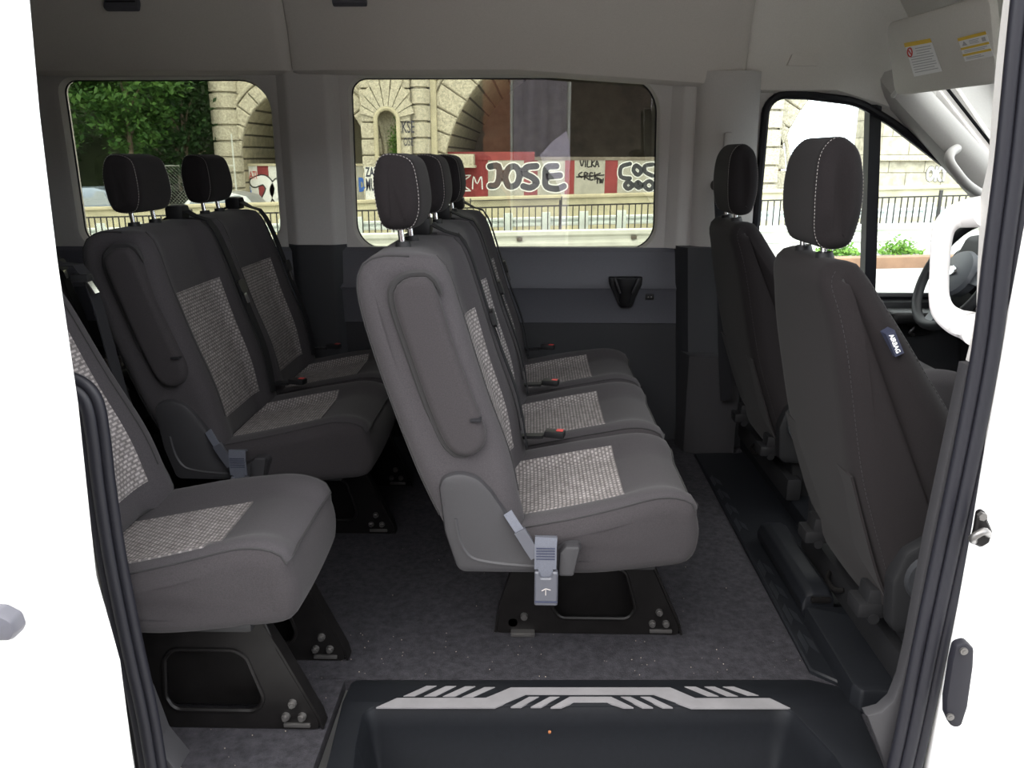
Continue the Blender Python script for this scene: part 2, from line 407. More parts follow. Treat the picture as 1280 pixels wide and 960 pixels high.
rail(10, .76, 1.50, .02, lambda x: 1.375-.10*smooth(1.2, 1.5, x), m=M['headliner_cab_lit'])
# wall behind the last row, with the step riser region and near side
bm = B(); box(bm, (XB-.05, NEAR-.05, -.3), (XB, FAR+.07, 1.92)); struct('wall_rear', bm, M['trim'])
bm = B(); box(bm, (XB, 1.215, 0), (-.76, 1.26, 1.90)); struct('wall_near', bm, M['trim'])
bm = B(); box(bm, (-.78, 1.215, 1.73), (1.36, 1.26, 1.90), .01); struct('trim_11', bm, M['trim'])
bm = B(); box(bm, (XB, 1.20, -.34), (-.77, 1.214, 1.92), .004); struct('wall_near_skin', bm, M['white'])
bm = B(); box(bm, (XB-.05, 1.19, 1.905), (1.3, 3.28, 1.94), .012); struct('ceiling_skin', bm, M['white'])
# --- driver side front door
DW = rpoly([(.872, .74), (1.15, .74), (1.33, .605), (2.0, .605), (1.955, .86), (1.79, .985), (1.36, 1.275), (1.22, 1.352), (1.03, 1.374), (.872, 1.378)], [.03, .05, .05, .04, .1, .3, .3, .25, .3, .075], 6)
FR = [(.83, .56), (2.10, .56), (2.10, .80), (1.46, 1.45), (.83, 1.45)]
bm = B(); panel(bm, FR, [DW], 'xz', 3.19, 3.262, .012); struct('wall_cab_far', bm, M['trim'])
g = pane(3, DW, 3.235, M['glass'])
bm = B(); tube(bm, [(p[0], 3.19, p[1]) for p in inset(DW, .006)], .016, 8, closed=True); struct('door_seal', bm, M['rubber'], g)
bm = B(); loft(bm, [[(x, y, z) for x, y in ((a-.022, 3.185), (a+.022, 3.185), (a+.022, 3.235), (a-.022, 3.235))] for a, z in ((1.286, 1.335), (1.352, .61))]); struct('division_bar', bm, M['rubber'], g)
bm = B(); box(bm, (.86, 3.14, .0), (2.1, 3.2, .600), .02)
dd = struct('door_2', bm, M['dash'])
bm = B(); box(bm, (1.38, 3.02, .53), (1.98, 3.15, .575), .02, seg=3); struct('armrest', bm, M['black'], dd)
bm = B(); panel(bm, rpoly([(1.42, .46), (1.58, .47), (1.60, .54), (1.41, .535)], .02), [], 'xz', 3.118, 3.142, .006)
sp_ = struct('switch_panel', bm, M['black'], dd)
bm = B(); tube(bm, [(1.475, 3.11, .525), (1.50, 3.10, .505), (1.49, 3.10, .485), (1.51, 3.11, .47)], .007, 8, sm=4); struct('door_lever', bm, M['bolt'], sp_)
# --- A pillar, windscreen
ap0, ap1 = Vector((1.36, 3.135, 1.40)), Vector((2.02, 3.10, .78))
d = (ap1-ap0).normalized(); nrm = Vector((d.z, 0, -d.x))
bm = B(); loft(bm, [[c+nrm*a*k+Vector((0, b*k+e, 0)) for a, b in ((-.055, .07), (-.06, .02), (-.03, -.02), (.02, -.035), (.06, -.02), (.075, .02), (.07, .07))] for c, k, e in ((ap0-d*.12, .3, .06), (ap0-d*.05, .75, .03), (ap0+d*.04, 1, 0), (ap0.lerp(ap1, .3), 1, 0), (ap0.lerp(ap1, .6), 1, 0), (ap1+d*.05, 1, 0))])
struct('trim_12', bm, M['trim'])
bm = B(); vs = [bm.verts.new(p) for p in ((1.44, 1.27, 1.47), (1.44, 3.19, 1.47), (2.08, 3.17, .80), (2.08, 1.29, .80))]; bm.faces.new(vs); w4 = struct('window_4', bm, M['glass'])
bm = B(); tube(bm, [(1.44, 1.27, 1.47), (1.44, 3.14, 1.47), (2.08, 3.12, .80), (2.08, 1.29, .80)], .006, 6, closed=True); struct('gasket', bm, M['rubber'], w4)
# near side front door (behind the door pillar, seen only from other places)
NW = rpoly([(.93, .62), (1.98, .62), (1.42, 1.34), (.93, 1.38)], .06)
bm = B(); panel(bm, [(.86, -.34), (2.1, -.34), (2.1, .80), (1.46, 1.46), (.86, 1.46)], [NW], 'xz', 1.20, 1.25, .01); struct('door_3', bm, M['white'])
pane(5, NW, 1.215, M['glass'])
bm = B(); box(bm, (2.07, 1.22, -.3), (2.13, 3.25, .80), .01); struct('wall_front', bm, M['dash'])
# --- door opening, right side: painted pillar, inner trim
def strip(name, path, m, y0, y1, bev=.004):
    """path: list of (z, x_left, x_right)"""
    l = [(a, z) for z, a, b in path]+[(b, z) for z, a, b in reversed(path)]
    bm = B(); panel(bm, l, [], 'xz', y0, y1, bev); return struct(name, bm, m)
l = [tuple(at(px, py, y=1.30).xz) for px, py in ((1262, -60), (1254, 0), (1246, 70), (1240, 137), (1235, 206), (1226, 245), (1222, 330), (1220, 400), (1207, 450), (1245, 452), (1268, 200), (1300, -60))]
bm = B(); panel(bm, l, [], 'xz', 1.275, 1.30, .004); struct('trim_13', bm, M['trim'])
def zx(py, px, y=1.27): p = at(px, py, y=y); return (p.z, p.x)
low = [(820, 1140, 1150), (760, 1149, 1165), (690, 1160, 1176), (600, 1176, 1195), (500, 1195, 1215), (452, 1205, 1222)]
pts = []
lft = [(1106, 962), (1093, 925), (1078, 886), (1096, 881), (1110, 868), (1121, 840), (1130, 800), (1141, 740), (1156, 660), (1177, 560), (1200, 452)]
rgt = [(1245, 452), (1215, 600), (1185, 760), (1150, 962)]
l = [tuple(at(px, py, y=1.29).xz) for px, py in lft+rgt]
bm = B(); panel(bm, l, [], 'xz', 1.268, 1.293, .006); struct('trim_14', bm, M['plastic'])
bm = B(); box(bm, (.742, 1.205, -.34), (.875, 1.262, 1.70), .01); struct('wall_pillar', bm, M['white'])
# sill below the opening
bm = B(); box(bm, (-.77, 1.205, -.34), (.74, 1.235, -.20), .008); struct('trim_15', bm, M['white'])
bm = B(); l = [(-.79, 0.19), (-.735, .16), (-.715, .06), (-.68, .0), (-.66, -.04), (-.66, -.2), (-.79, -.2)]
panel(bm, rpoly(l, [0, .02, .02, .02, 0, 0, 0]), [], 'xz', 1.262, 1.32, .008); struct('trim_16', bm, M['plastic'])
# weatherstrips: three lips each
def seal(px_path, y, label, offs):
    o = thing('door_weatherstrip', at(px_path[-1][0], px_path[-1][1], y=y), label, 'door seal')
    P = [at(a, b, y=y) for a, b in px_path]; P = catmull(P, 6)
    for dx, r, dy, nm in offs:
        Q = []
        for i in range(len(P)):
            t = (P[min(i+1, len(P)-1)]-P[max(0, i-1)]).normalized(); nn = Vector((t.z, 0, -t.x))
            Q.append(P[i]+nn*dx+Vector((0, dy, 0)))
        bm = B(); tube(bm, Q, r, 10); obj(nm, bm, M['rubber'], o)
    return o
seal([(1300, -60), (1287, 60), (1272, 200), (1256, 320), (1241, 440), (1218, 560), (1192, 680), (1166, 800), (1141, 920), (1122, 1000)], 1.245, 'black ribbed rubber door seal running down the right door pillar',
     ((.0205, .0105, .004, 'lip'), (0, .012, 0, 'bulb'), (-.0205, .0105, .002, 'lip')))
seal([(60, 480), (92, 487), (108, 505), (116, 545), (124, 610), (138, 700), (158, 800), (180, 900), (196, 1000)], 1.235, 'black ribbed rubber door seal down the left edge of the opening',
     ((.016, .010, .004, 'lip'), (0, .012, 0, 'bulb'), (-.016, .010, .006, 'lip')))
# --- sliding door pushed back along the flank
o = thing('door_1', (-1.3, 1.09, -.3), None, None); o['kind'] = 'structure'
sd = [(at(px, py, y=1.08).x, at(px, py, y=1.08).z) for px, py in ((40, -12), (53, 137), (76, 330), (103, 518), (111, 596), (119, 674), (126, 740), (146, 810), (157, 850), (172, 968))]
l = sd+[(sd[-1][0], -.3), (-2.05, -.3), (-2.05, 1.75), (sd[0][0]+.01, 1.75)]
l = [(a-.034, b) for a, b in l]
bm = B(); panel(bm, rpoly(l, .01, 2), [], 'xz', 1.08, 1.13, .012); obj('door_skin', bm, M['white'], o)
bm = B(); panel(bm, rpoly([(-.795, .432), (-.786, .448), (-.789, .468), (-.81, .481), (-1.03, .49), (-1.03, .425)], .012, 4), [], 'xz', 1.045, 1.075, .01)
panel(bm, rpoly([(-.83, .44), (-.83, .475), (-1.0, .475), (-1.0, .44)], .01), [], 'xz', 1.07, 1.085)
obj('door_handle', bm, M['door_handle'], o)
# --- step well moulding
o = thing('step_well_tread', (.1, 1.4, -.15), 'black moulded step well with silver chevron inlays inside the door opening', 'step')
def atz(px, py, z=0): p = at(px, py, z=z); return (p.x, p.y)
outer = [atz(440, 852.5), atz(1012, 852), atz(1062, 864), atz(1075, 890), atz(1110, 975), atz(1125, 1010), (-.42, 1.20), atz(400, 990), atz(412, 945), atz(428, 880)]
hole = rpoly([atz(440, 1000), atz(446, 935), atz(456, 886), atz(982, 884), atz(1040, 945), atz(1075, 1000)], [0, .06, .035, .05, .05, 0], 6)
hole = [(p[0], max(p[1], 1.205)) for p in hole]
bm = B(); panel(bm, rpoly(outer, [.02, 0, 0, 0, 0, 0, 0, 0, 0, 0], 4), [hole], 'xy', .008, -.035, .006); obj('tread_plate', bm, M['rubber_mat'], o)
bm = B()
hin = inset(hole, .028 if area2(hole) > 0 else .028)
ring = [[(p[0], p[1], z) for p in q] for q, z in ((hole, .002), (inset(hole, .006), -.012), (inset(hole, .012), -.04), (hin, -.142), (inset(hole, .034), -.15))]
loft(bm, ring, caps=False); f = [bm.verts.new((p[0], p[1], -.15)) for p in inset(hole, .034)]; bm.faces.new(f)
obj('well_liner', bm, M['rubber_mat'], o)
bm = B(); box(bm, (-.32, 1.235, -.1495), (.54, 1.432, -.138), .004); obj('lower_tread', bm, M['inlay_dark'], o)
k = .34375
def c2(l): return [(420+a*k, 630+b*k) for a, b in l]
def c3(l): return [(840+a*k, 630+b*k) for a, b in l]
shapes = [c2(l) for l in ([(245, 700), (330, 662), (366, 662), (285, 700)], [(320, 700), (400, 663), (437, 663), (362, 700)], [(388, 701), (470, 664), (507, 664), (432, 701)], [(458, 703), (541, 667), (578, 667), (498, 703)],
    [(635, 739), (702, 702), (738, 702), (672, 739)], [(708, 739), (777, 702), (813, 702), (745, 739)], [(780, 741), (850, 702), (1000, 702), (1082, 741), (1046, 741), (985, 722), (864, 722), (818, 741)],
    [(1035, 702), (1070, 702), (1153, 741), (1115, 741)], [(1107, 702), (1142, 702), (1225, 741), (1188, 741)])]
shapes += [c3(l) for l in ([(45, 665), (85, 665), (170, 700), (130, 700)], [(118, 665), (155, 665), (240, 700), (200, 700)], [(185, 665), (225, 665), (315, 697), (275, 697)])]
shapes.append(c2([(145, 741), (222, 706), (545, 706), (636, 668), (1215, 668)])+c3([(85, 707), (355, 707), (430, 743), (70, 743)])+c2([(1155, 694), (690, 694), (577, 741)]))
for sh in shapes:
    bm = B(); panel(bm, [atz(a, b, .0085) for a, b in sh], [], 'xy', .0095, .006); obj('inlay', bm, M['inlay'], o)
bm = B(); bmesh.ops.create_icosphere(bm, subdivisions=1, radius=.004); bmesh.ops.translate(bm, verts=bm.verts, vec=at(687, 915, y=1.435)); 
obj('rust_spot', bm, mat('rust', (.25, .09, .03), .9), o)
# --- cab floor mat along the front seats, embossed
o = thing('cab_floor_mat', (.75, 2.2, 0), 'black ribbed floor mat with embossed chevrons running across behind the front seats', 'floor mat')
bm = B(); panel(bm, [atz(868, 570), atz(1012, 842), atz(1062, 864), (.86, 1.545), (.86, 3.0)], [], 'xy', .012, .0, .004); obj('mat_base', bm, M['rubber_mat'], o)
for y0 in (1.66, 1.78, 1.90, 2.02, 2.30, 2.42, 2.54, 2.66):
    bm = B(); panel(bm, [(.662, y0), (.675, y0+.03), (.675, y0+.10), (.662, y0+.075)], [], 'xy', .0135, .008); obj('embossed_bar', bm, M['inlay_dark'], o)
    bm = B(); panel(bm, [(.678, y0+.03), (.692, y0), (.692, y0+.05), (.678, y0+.08)], [], 'xy', .0135, .008); obj('embossed_bar', bm, M['inlay_dark'], o)
# cab platform
bm = B(); panel(bm, rpoly([(.697, 1.49), (.71, 1.465), (1.5, 1.43), (1.5, 3.1), (.86, 3.1), (.86, 1.80), (.697, 1.80)], .012), [], 'xy', .058, 0.0, .010); struct('floor_cab', bm, M['rubber_mat'])
# specks of grit on the carpet
bm = B()
for i in range(110):
    x, y = random.choice(((random.uniform(-.45, .66), random.uniform(1.57, 1.75)), (random.uniform(-.74, -.4), random.uniform(1.27, 1.75)), (random.uniform(-.4, .66), random.uniform(1.6, 2.2))))
    r = random.uniform(.0006, .0015); bmesh.ops.create_icosphere(bm, subdivisions=1, radius=r, matrix=Matrix.Translation((x, y, r*.6)))
obj('carpet_grit', bm, M['debris'], label='tiny pale specks of grit scattered over the grey van carpet', cat='grit', kind='stuff')
# ================================================================== passenger seats
CUSH = [(-.13, .30), (0, .290), (.12, .282), (.24, .280), (.33, .283), (.360, .306), (.368, .36), (.355, .408), (.318, .434), (.25, .440), (.15, .425), (.05, .405), (-.05, .385), (-.12, .375), (-.15, .34)]
BACK = [(-.035, .385), (-.052, .47), (-.085, .59), (-.125, .735), (-.163, .865), (-.182, .92), (-.203, .950), (-.245, .966), (-.295, .966), (-.330, .948), (-.343, .905), (-.325, .82), (-.285, .68), (-.235, .53), (-.190, .42), (-.165, .385), (-.10, .375)]
HEAD = [(-.238, 1.018), (-.228, 1.05), (-.231, 1.10), (-.243, 1.140), (-.275, 1.155), (-.308, 1.149), (-.322, 1.11), (-.318, 1.055), (-.308, 1.015), (-.288, 1.003), (-.255, 1.005)]
def bench(name, label, cat, ox, ys, legs, pitch=.485, near_side=True, front_round=.055, belts=True, recline=0, ins=(0, .155), group=None):
    def rc(pts):
        a = radians(recline); return [(-.10+(x+.10)*cos(a)-(z-.40)*sin(a), .40+(x+.10)*sin(a)+(z-.40)*cos(a)) for x, z in pts]
    def r1(x, z): return rc([(x, z)])[0]
    y_n, y_f = ys[0]-pitch/2, ys[-1]+pitch/2
    o = thing(name, (ox+.15, (y_n+y_f)/2, 0), label, cat, group)
    Fm = M['fabric']
    pads = []
    for i, yc in enumerate(ys):
        a, b = yc-pitch/2+.001, yc+pitch/2-.001
        fn, ff = i == 0, i == len(ys)-1
        def cd(sy, p, n):
            up = smooth(.35, .9, n.y); bol = smooth(.42, .80, abs(sy))
            return up*(.018*bol-.010*(1-bol)*smooth(.30, .16, p.x)+.006*smooth(.2, .30, p.x)) + .006*smooth(.5, 1, n.x)*(1-sy*sy)
        def tp(x, z, sy, fn=fn, ff=ff):
            k = smooth(.08, .37, x)
            lower = .05*smooth(.40, .27, z)
            if sy < 0 and fn: return 1-k*(front_round+.17)-lower
            if sy > 0 and ff: return 1-k*(front_round+.13)-lower
            return 1-k*.03
        c = Pad(CUSH, a, b, .042, ox, cd, tp)
        bm = B(); c.build(bm)
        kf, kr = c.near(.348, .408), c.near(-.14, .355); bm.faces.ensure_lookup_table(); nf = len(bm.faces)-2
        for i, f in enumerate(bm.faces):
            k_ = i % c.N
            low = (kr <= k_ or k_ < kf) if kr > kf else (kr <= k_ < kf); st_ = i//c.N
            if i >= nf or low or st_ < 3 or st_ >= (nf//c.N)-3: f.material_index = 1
        cu = obj('seat_cushion', bm, [M['fabric'], M['fabric_side_shade']], o)
        bm = B(); c.patch(bm, c.near(.205, .43), c.near(-.10, .41), yc+ins[0]-ins[1], yc+ins[0]+ins[1], .003, 36, 24); obj('seat_insert', bm, M['insert'], cu)
        # side skirt darkened partly for shade, and piping round the cushion edge
        bm = B(); u0, u1 = c.near(-.12, .41), c.near(.345, .41)
        ua = min(u0, u1); ub = max(u0, u1)
        e = .016
        P = [c.pos(ua+(ub-ua)*t/30, a+e, .001) for t in range(31)]; Q = [c.pos(ua+(ub-ua)*t/30, b-e, .001) for t in range(31)]
        fr = u1
        Fp = [c.pos(fr, a+e+(b-a-2*e)*t/14, .001) for t in range(15)]
        def order(l): return l if (l[-1]-Fp[0]).length < (l[0]-Fp[0]).length else l[::-1]
        P = order(P); Q = Q if (Q[0]-Fp[-1]).length < (Q[-1]-Fp[-1]).length else Q[::-1]
        tube(bm, P+Fp[1:-1]+Q, .0022, 6); obj('piping', bm, M['seam'], cu)
        # crease behind the front roll
        def bd(sy, p, n):
            f = smooth(.1, .8, n.x); bol = smooth(.45, .78, abs(sy)); lumbar = .010*math.exp(-((p.y-.55)/.1)**2)
            return f*(.022*bol-.012*(1-bol)*smooth(.95, .85, p.y)+lumbar) + .004*smooth(.3, .9, -n.x)*(1-sy*sy)
        def bt(x, z, sy, fn=fn, ff=ff):
            k = .10*smooth(.80, .985, z)
            if (sy < 0 and fn) or (sy > 0 and ff): return 1-k-.02*smooth(.55, .40, z)
            return 1-k*.55
        bk = Pad(rc(BACK), a, b, .04, ox, bd, bt)
        bm = B(); bk.build(bm); bo = obj('backrest', bm, M['fabric'], o)
        bm = B(); bk.patch(bm, bk.near(*r1(-.045, .435)), bk.near(*r1(-.141, .79)), yc-.145, yc+.145, .0015, skew=.08); obj('backrest_insert', bm, M['insert'], bo)
        bm = B()
        ua, ub = bk.near(*r1(-.05, .46)), bk.near(*r1(-.205, .950))
        for yy in (a+.05, b-.05): bm = B(); tube(bm, [bk.pos(ua+(ub-ua)*t/24, yy, .0005) for t in range(25)], .0018, 5); obj('piping', bm, M['seam'], bo)
        # seam round the rear panel
        bm = B(); ua, ub = bk.near(*r1(-.19, .42)), bk.near(*r1(-.245, .966))
        lo, hi = min(ua, ub), max(ua, ub)
        for yy in (a+.022, b-.022): bm = B(); tube(bm, [bk.pos(lo+(hi-lo)*t/26, yy, .001) for t in range(27)], .002, 5); obj('piping', bm, M['seam'], bo)
        # head restraint
        def ht(x, z, sy): return 1-.10*smooth(1.06, 1.16, z)-.06*smooth(1.04, .99, z)
        hp = Pad(rc(HEAD), yc-.112, yc+.112, .026, ox, lambda sy, p, n: .006*(1-sy*sy)*smooth(0, .8, n.x), ht)
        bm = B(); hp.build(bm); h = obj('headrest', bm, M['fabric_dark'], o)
        nn = hp.N
        for yy in (yc-.098, yc+.098): bm = B(); dashes(bm, [hp.pos(t*.5, yy, .0006) for t in range(2*nn+1)], .0006, .004, .003); obj('stitching', bm, M['thread'], h)
        bm = B()
        for s in (-.062, .062):
            bm = B(); tube(bm, [(ox+q[0], yc+s, q[1]) for q in rc([(-.276, 1.02), (-.268, .945)])], .0065, 10); obj('headrest_post', bm, M['chrome'], h)
            bm = B(); q0, q1 = rc([(-.268, .955), (-.270, .978)]); cyl(bm, (ox+q0[0], yc+s, q0[1]), (ox+q1[0], yc+s, q1[1]), .019, 14, .015); obj('post_guide', bm, M['black'], bo)
        # lap and shoulder belt lying on the outer bolster
        if belts == 'side':
            bm = B(); q0 = Vector((ox-.30, yc+.255, .95)); q1 = at(110, 347, y=yc+.25); q2 = Vector((ox-.10, yc+.262, .36))
            strap(bm, [q0, q0.lerp(q1, .5), q1, q1.lerp(q2, .5), q2], (0, 1, 0), .04, .003, sm=3); bl = obj('seat_belt', bm, M['web'], o)
            bm = B(); box(bm, q1+Vector((-.025, -.028, -.004)), q1+Vector((.016, -.002, .014)), .004, Matrix.Rotation(radians(35), 3, 'Y')) if False else box(bm, q1+Vector((-.025, -.028, -.006)), q1+Vector((.014, -.004, .010)), .004); tg = obj('belt_tongue', bm, M['black'], bl)
            bm = B(); strap(bm, [q1+Vector((.008, -.016, -.002)), q1+Vector((.024, -.016, -.032))], (0, 1, 0), .018, .003); obj('tongue_plate', bm, M['chrome'], tg)
            bm = B(); a0 = at(205, 652, y=yc+.165); box(bm, (-.016, -.014, -.045), (.016, .014, .02), .006, Matrix.Rotation(radians(-25), 3, 'Y')); bmesh.ops.translate(bm, verts=bm.verts, vec=a0+Vector((0, 0, .006))); obj('belt_buckle', bm, M['black'], o)
        elif belts:
            yb = yc+.185
            ua, ub = bk.near(-.21, .966), bk.near(-.04, .42)
            lo, hi = (ub, ua) if ub < ua else (ub, ua+bk.N)
            P = [bk.pos(hi+(lo-hi)*t/22, yb+.012*sin(t/22*3)-.045*(t/22)**2+.03, .012) for t in range(23)]
            top = [Vector((ox-.31, yb+.03, .965)), Vector((ox-.25, yb+.03, .994))]
            bm = B(); strap(bm, top+P, (0, 1, 0), .042, .003); bl = obj('seat_belt', bm, M['web'], o)
            q = P[9]; t = (P[10]-P[8]).normalized(); nn = t.cross(Vector((0, 1, 0)))
            if nn.x < 0: nn = -nn
            bm = B(); q = q+nn*.006
            loft(bm, [[q+t*u_+Vector((0, 1, 0))*v_+nn*w_ for v_, w_ in ((-hw, -.004), (hw, -.004), (hw, .005), (-hw, .005))] for u_, hw in ((-.022, .020), (-.018, .027), (.012, .027), (.02, .018))])
            tg = obj('belt_tongue', bm, M['black'], bl)
            bm = B(); loft(bm, [[q+t*u_+Vector((0, 1, 0))*v_+nn*w_ for v_, w_ in ((-.010, 0), (.010, 0), (.010, .003), (-.010, .003))] for u_ in (.018, .052)]); obj('tongue_plate', bm, M['chrome'], tg)
            bm = B(); p = Vector((ox-.262, yb+.03, .985)); box(bm, p-Vector((.035, .03, .02)), p+Vector((.02, .03, .024)), .012); obj('belt_guide', bm, M['black'], o)
            # buckle on its stalk
            bm = B(); a0 = Vector((ox-.055, yc+.228, .435)); a1 = Vector((ox+.035, yc+.205, .452))
            strap(bm, [a0, a0.lerp(a1, .5)+Vector((0, 0, .004)), a1], (0, 1, 0), .024, .008); st = obj('buckle_stalk', bm, M['black'], o)
            d = (a1-a0).normalized(); bm = B(); box(bm, (-.024, -.016, -.009), (.028, .016, .009), .005, Matrix.Rotation(atan2(d.y, d.x), 3, 'Z')); bmesh.ops.translate(bm, verts=bm.verts, vec=a1+d*.028+Vector((0, 0, .004))); bb = obj('belt_buckle', bm, M['black'], st)
            bm = B(); box(bm, (.006, -.009, -.002), (.024, .009, .0105), .002, Matrix.Rotation(atan2(d.y, d.x), 3, 'Z')); bmesh.ops.translate(bm, verts=bm.verts, vec=a1+d*.028+Vector((0, 0, .004))); obj('release_button', bm, M['red'], bb)
        pads.append((c, bk))
    if near_side:
        c, bk = pads[0]
        # folded armrest lying in the side of the backrest
        AR = [(-.262, .885), (-.248, .920), (-.215, .930), (-.185, .915), (-.150, .80), (-.112, .69), (-.088, .62), (-.098, .585), (-.132, .570), (-.165, .590), (-.195, .66), (-.230, .77)]
        ar = Pad(AR, y_n-.020, y_n+.07, .016, ox, N=56, M=6)
        bm = B(); ar.build(bm); a_ = obj('armrest', bm, M['fabric_side_shade'], o)
        bm = B(); g0, g1 = ar.near(-.140, .905), ar.near(-.118, .575)
        if g1 < g0: g1 += ar.N
        tube(bm, [ar.pos(g0+(g1-g0)*t/50, (y_n+.006), .006) for t in range(51)], [.002, .004, .006]+[.0078]*45+[.006, .004, .002], 6); obj('groove_shade', bm, M['seam'], a_)  # dark tube stands in for the shadow in the armrest recess
        bm = B(); box(bm, (ox-.118, y_n-.026, .648), (ox-.096, y_n-.005, .654), .002); obj('pull_tab', bm, M['web'], a_)
        # plastic recliner cover
        l = [(-.186, .50), (-.178, .525), (-.142, .536), (-.105, .525), (-.078, .495), (-.035, .425), (-.005, .368), (.035, .355), (.062, .366), (.075, .380), (.104, .380), (.108, .368), (.092, .315), (.082, .309), (-.138, .309), (-.152, .318), (-.176, .40)]
        l = [(p.x+ox, p.y) for p in rpoly(l, [.03, .03, .05, .05, .04, .1, .05, .05, .03, .02, .01, .01, .02, .01, .02, .03, .1], 5)]
        bm = B(); panel(bm, l, [], 'xz', y_n-.012, y_n+.05, .012); sh = obj('recliner_cover', bm, M['plastic'], o)
        bm = B(); P = [Vector((ox+a, y_n-.011, b)) for a, b in ((-.150, .435), (-.142, .385), (-.122, .35), (-.085, .338), (-.03, .332), (.04, .328))]
        tube(bm, P, [.0005]*3+[.004]*20+[.0005]*3 if False else .005, 8, sm=5, flat=.5); obj('raised_rib', bm, M['plastic'], sh)
        bm = B(); panel(bm, [(p.x+ox, p.y) for p in rpoly([(.062, .366), (.075, .381), (.105, .381), (.092, .312), (.060, .312)], .006)], [], 'xz', y_n-.026, y_n-.008, .006); obj('release_lever', bm, M['plastic'], sh)
        # grey anchor webbing with its latch plate
        yy = y_n-.028
        bm = B(); strap(bm, [(ox-.045, yy+.012, .452), (ox-.025, yy, .425), (ox-.015, yy-.003, .412)], (.86, 0, .5), .019, .004); an = obj('anchor_strap', bm, M['web_grey'], o)
        bm = B(); strap(bm, [(ox-.020, yy-.002, .419), (ox+.0, yy-.004, .385), (ox+.014, yy-.004, .362)], (.86, 0, .5), .024, .009); obj('anchor_sleeve', bm, M['buckle'], an)
        bm = B(); strap(bm, [(ox+.034, yy+.01, .40), (ox+.034, yy-.006, .405), (ox+.033, yy-.008, .385), (ox+.033, yy-.009, .355), (ox+.033, yy-.008, .336)], (1, 0, 0), .045, .004); obj('tether_strap', bm, M['web_grey'], an)
        bm = B()
        for i in range(5): box(bm, (ox+.014, yy-.0125, .359+i*.006), (ox+.052, yy-.0105, .3605+i*.006))
        obj('stitching', bm, M['tag'], an)
        bm = B(); strap(bm, [(ox+.033, yy-.009, .358), (ox+.033, yy-.009, .34), (ox+.035, yy-.007, .318)], (1, 0, 0), .030, .005); obj('tether_strap', bm, M['web_grey'], an)
        bm = B(); panel(bm, [(p.x+ox, p.y) for p in rpoly([(.011, .254), (.059, .254), (.059, .332), (.048, .332), (.044, .318), (.024, .318), (.020, .332), (.011, .332)], .004)], [], 'xz', yy-.016, yy-.002, .003); lp = obj('latch_plate', bm, M['buckle'], an)
        bm = B(); box(bm, (ox+.012, yy-.018, .263), (ox+.058, yy-.013, .266)); obj('latch_slot', bm, M['tag'], lp)
        bm = B(); tube(bm, [(ox+.026, yy-.0165, .29), (ox+.034, yy-.0165, .295), (ox+.044, yy-.0165, .292)], .0012, 5); tube(bm, [(ox+.034, yy-.0165, .295), (ox+.034, yy-.0165, .28)], .0012, 5); obj('latch_symbol', bm, M['thread'], lp)
    # pressed steel legs
    for ly in legs:
        l = [(-.082, 0), (.376, 0), (.372, .028), (.300, .19), (.27, .288), (-.02, .288), (-.042, .17), (-.075, .06)]
        h = [(.075, .045), (.248, .045), (.264, .075), (.235, .175), (.21, .19), (.085, .19), (.066, .165), (.058, .075)]
        l = [(p.x+ox, p.y) for p in rpoly(l, [.008, .012, .012, .03, .01, .01, .03, .02], 4)]; h = [(p.x+ox, p.y) for p in rpoly(h, .03, 6)]
        bm = B(); panel(bm, l, [h], 'xz', ly-.004, ly+.004, .002)
        lg = obj('seat_leg', bm, M['steel'], o)
        bm = B(); panel(bm, [(p.x+ox, p.y) for p in rpoly([(.035, .02), (.30, .02), (.25, .23), (.05, .23)], .02)], [], 'xz', ly+.045, ly+.05, .002); obj('inner_plate', bm, M['steel'], lg)
        bm = B(); tube(bm, [(a, ly-.004, b) for a, b in h], .005, 6, closed=True)
        strap(bm, [(ox+.380, ly+.012, .003), (ox+.374, ly+.012, .030), (ox+.302, ly+.012, .192), (ox+.27, ly+.012, .255)], (0, 1, 0), .034, .005)
        strap(bm, [(ox-.084, ly+.012, .003), (ox-.076, ly+.012, .06), (ox-.042, ly+.012, .17), (ox-.022, ly+.012, .255)], (0, 1, 0), .034, .005)
        obj('leg_flange', bm, M['steel'], lg)
        for a, b in ((.322, .066), (.306, .034), (.340, .034)):
            bm = B(); cyl(bm, (ox+a, ly-.003, b), (ox+a, ly-.012, b), .0095, 12, .008); cyl(bm, (ox+a, ly-.0115, b), (ox+a, ly-.017, b), .0055, 6); obj('bolt', bm, M['bolt'], lg)
        bm = B(); cyl(bm, (ox-.012, ly-.003, .05), (ox-.012, ly-.014, .05), .010, 12, .008); obj('bolt', bm, M['bolt'], lg)
        bm = B(); box(bm, (ox+.30, ly-.009, .008), (ox+.356, ly-.003, .018), .003); obj('foot_bracket', bm, M['bolt'], lg)
        bm = B(); box(bm, (ox-.045, ly-.022, .0), (ox+.015, ly+.006, .012), .003); box(bm, (ox-.035, ly-.026, .004), (ox+.005, ly-.018, .010), .001); obj('floor_latch', bm, M['bolt'], lg)
    bm = B(); box(bm, (ox+.02, legs[0], .205), (ox+.05, legs[-1], .245), .006); box(bm, (ox+.23, legs[0], .205), (ox+.26, legs[-1], .245), .006)
    tube(bm, [(ox-.04, legs[0]-.004, .03), (ox-.04, legs[-1], .03)], .012, 10)
    obj('cross_rail', bm, M['steel'], o)
    bm = B(); box(bm, (ox-.08, ys[0]-.17, .272), (ox+.28, ys[-1]+.17, .30), .012); obj('seat_pan', bm, M['black'], o)
    return o
G_ = 'cloth passenger benches'
bench('passenger_bench', 'three-seat grey cloth bench in the middle, nearest the step well', 'bench seat', 0, [1.745, 2.23, 2.715], [1.75, 2.55], group=G_)
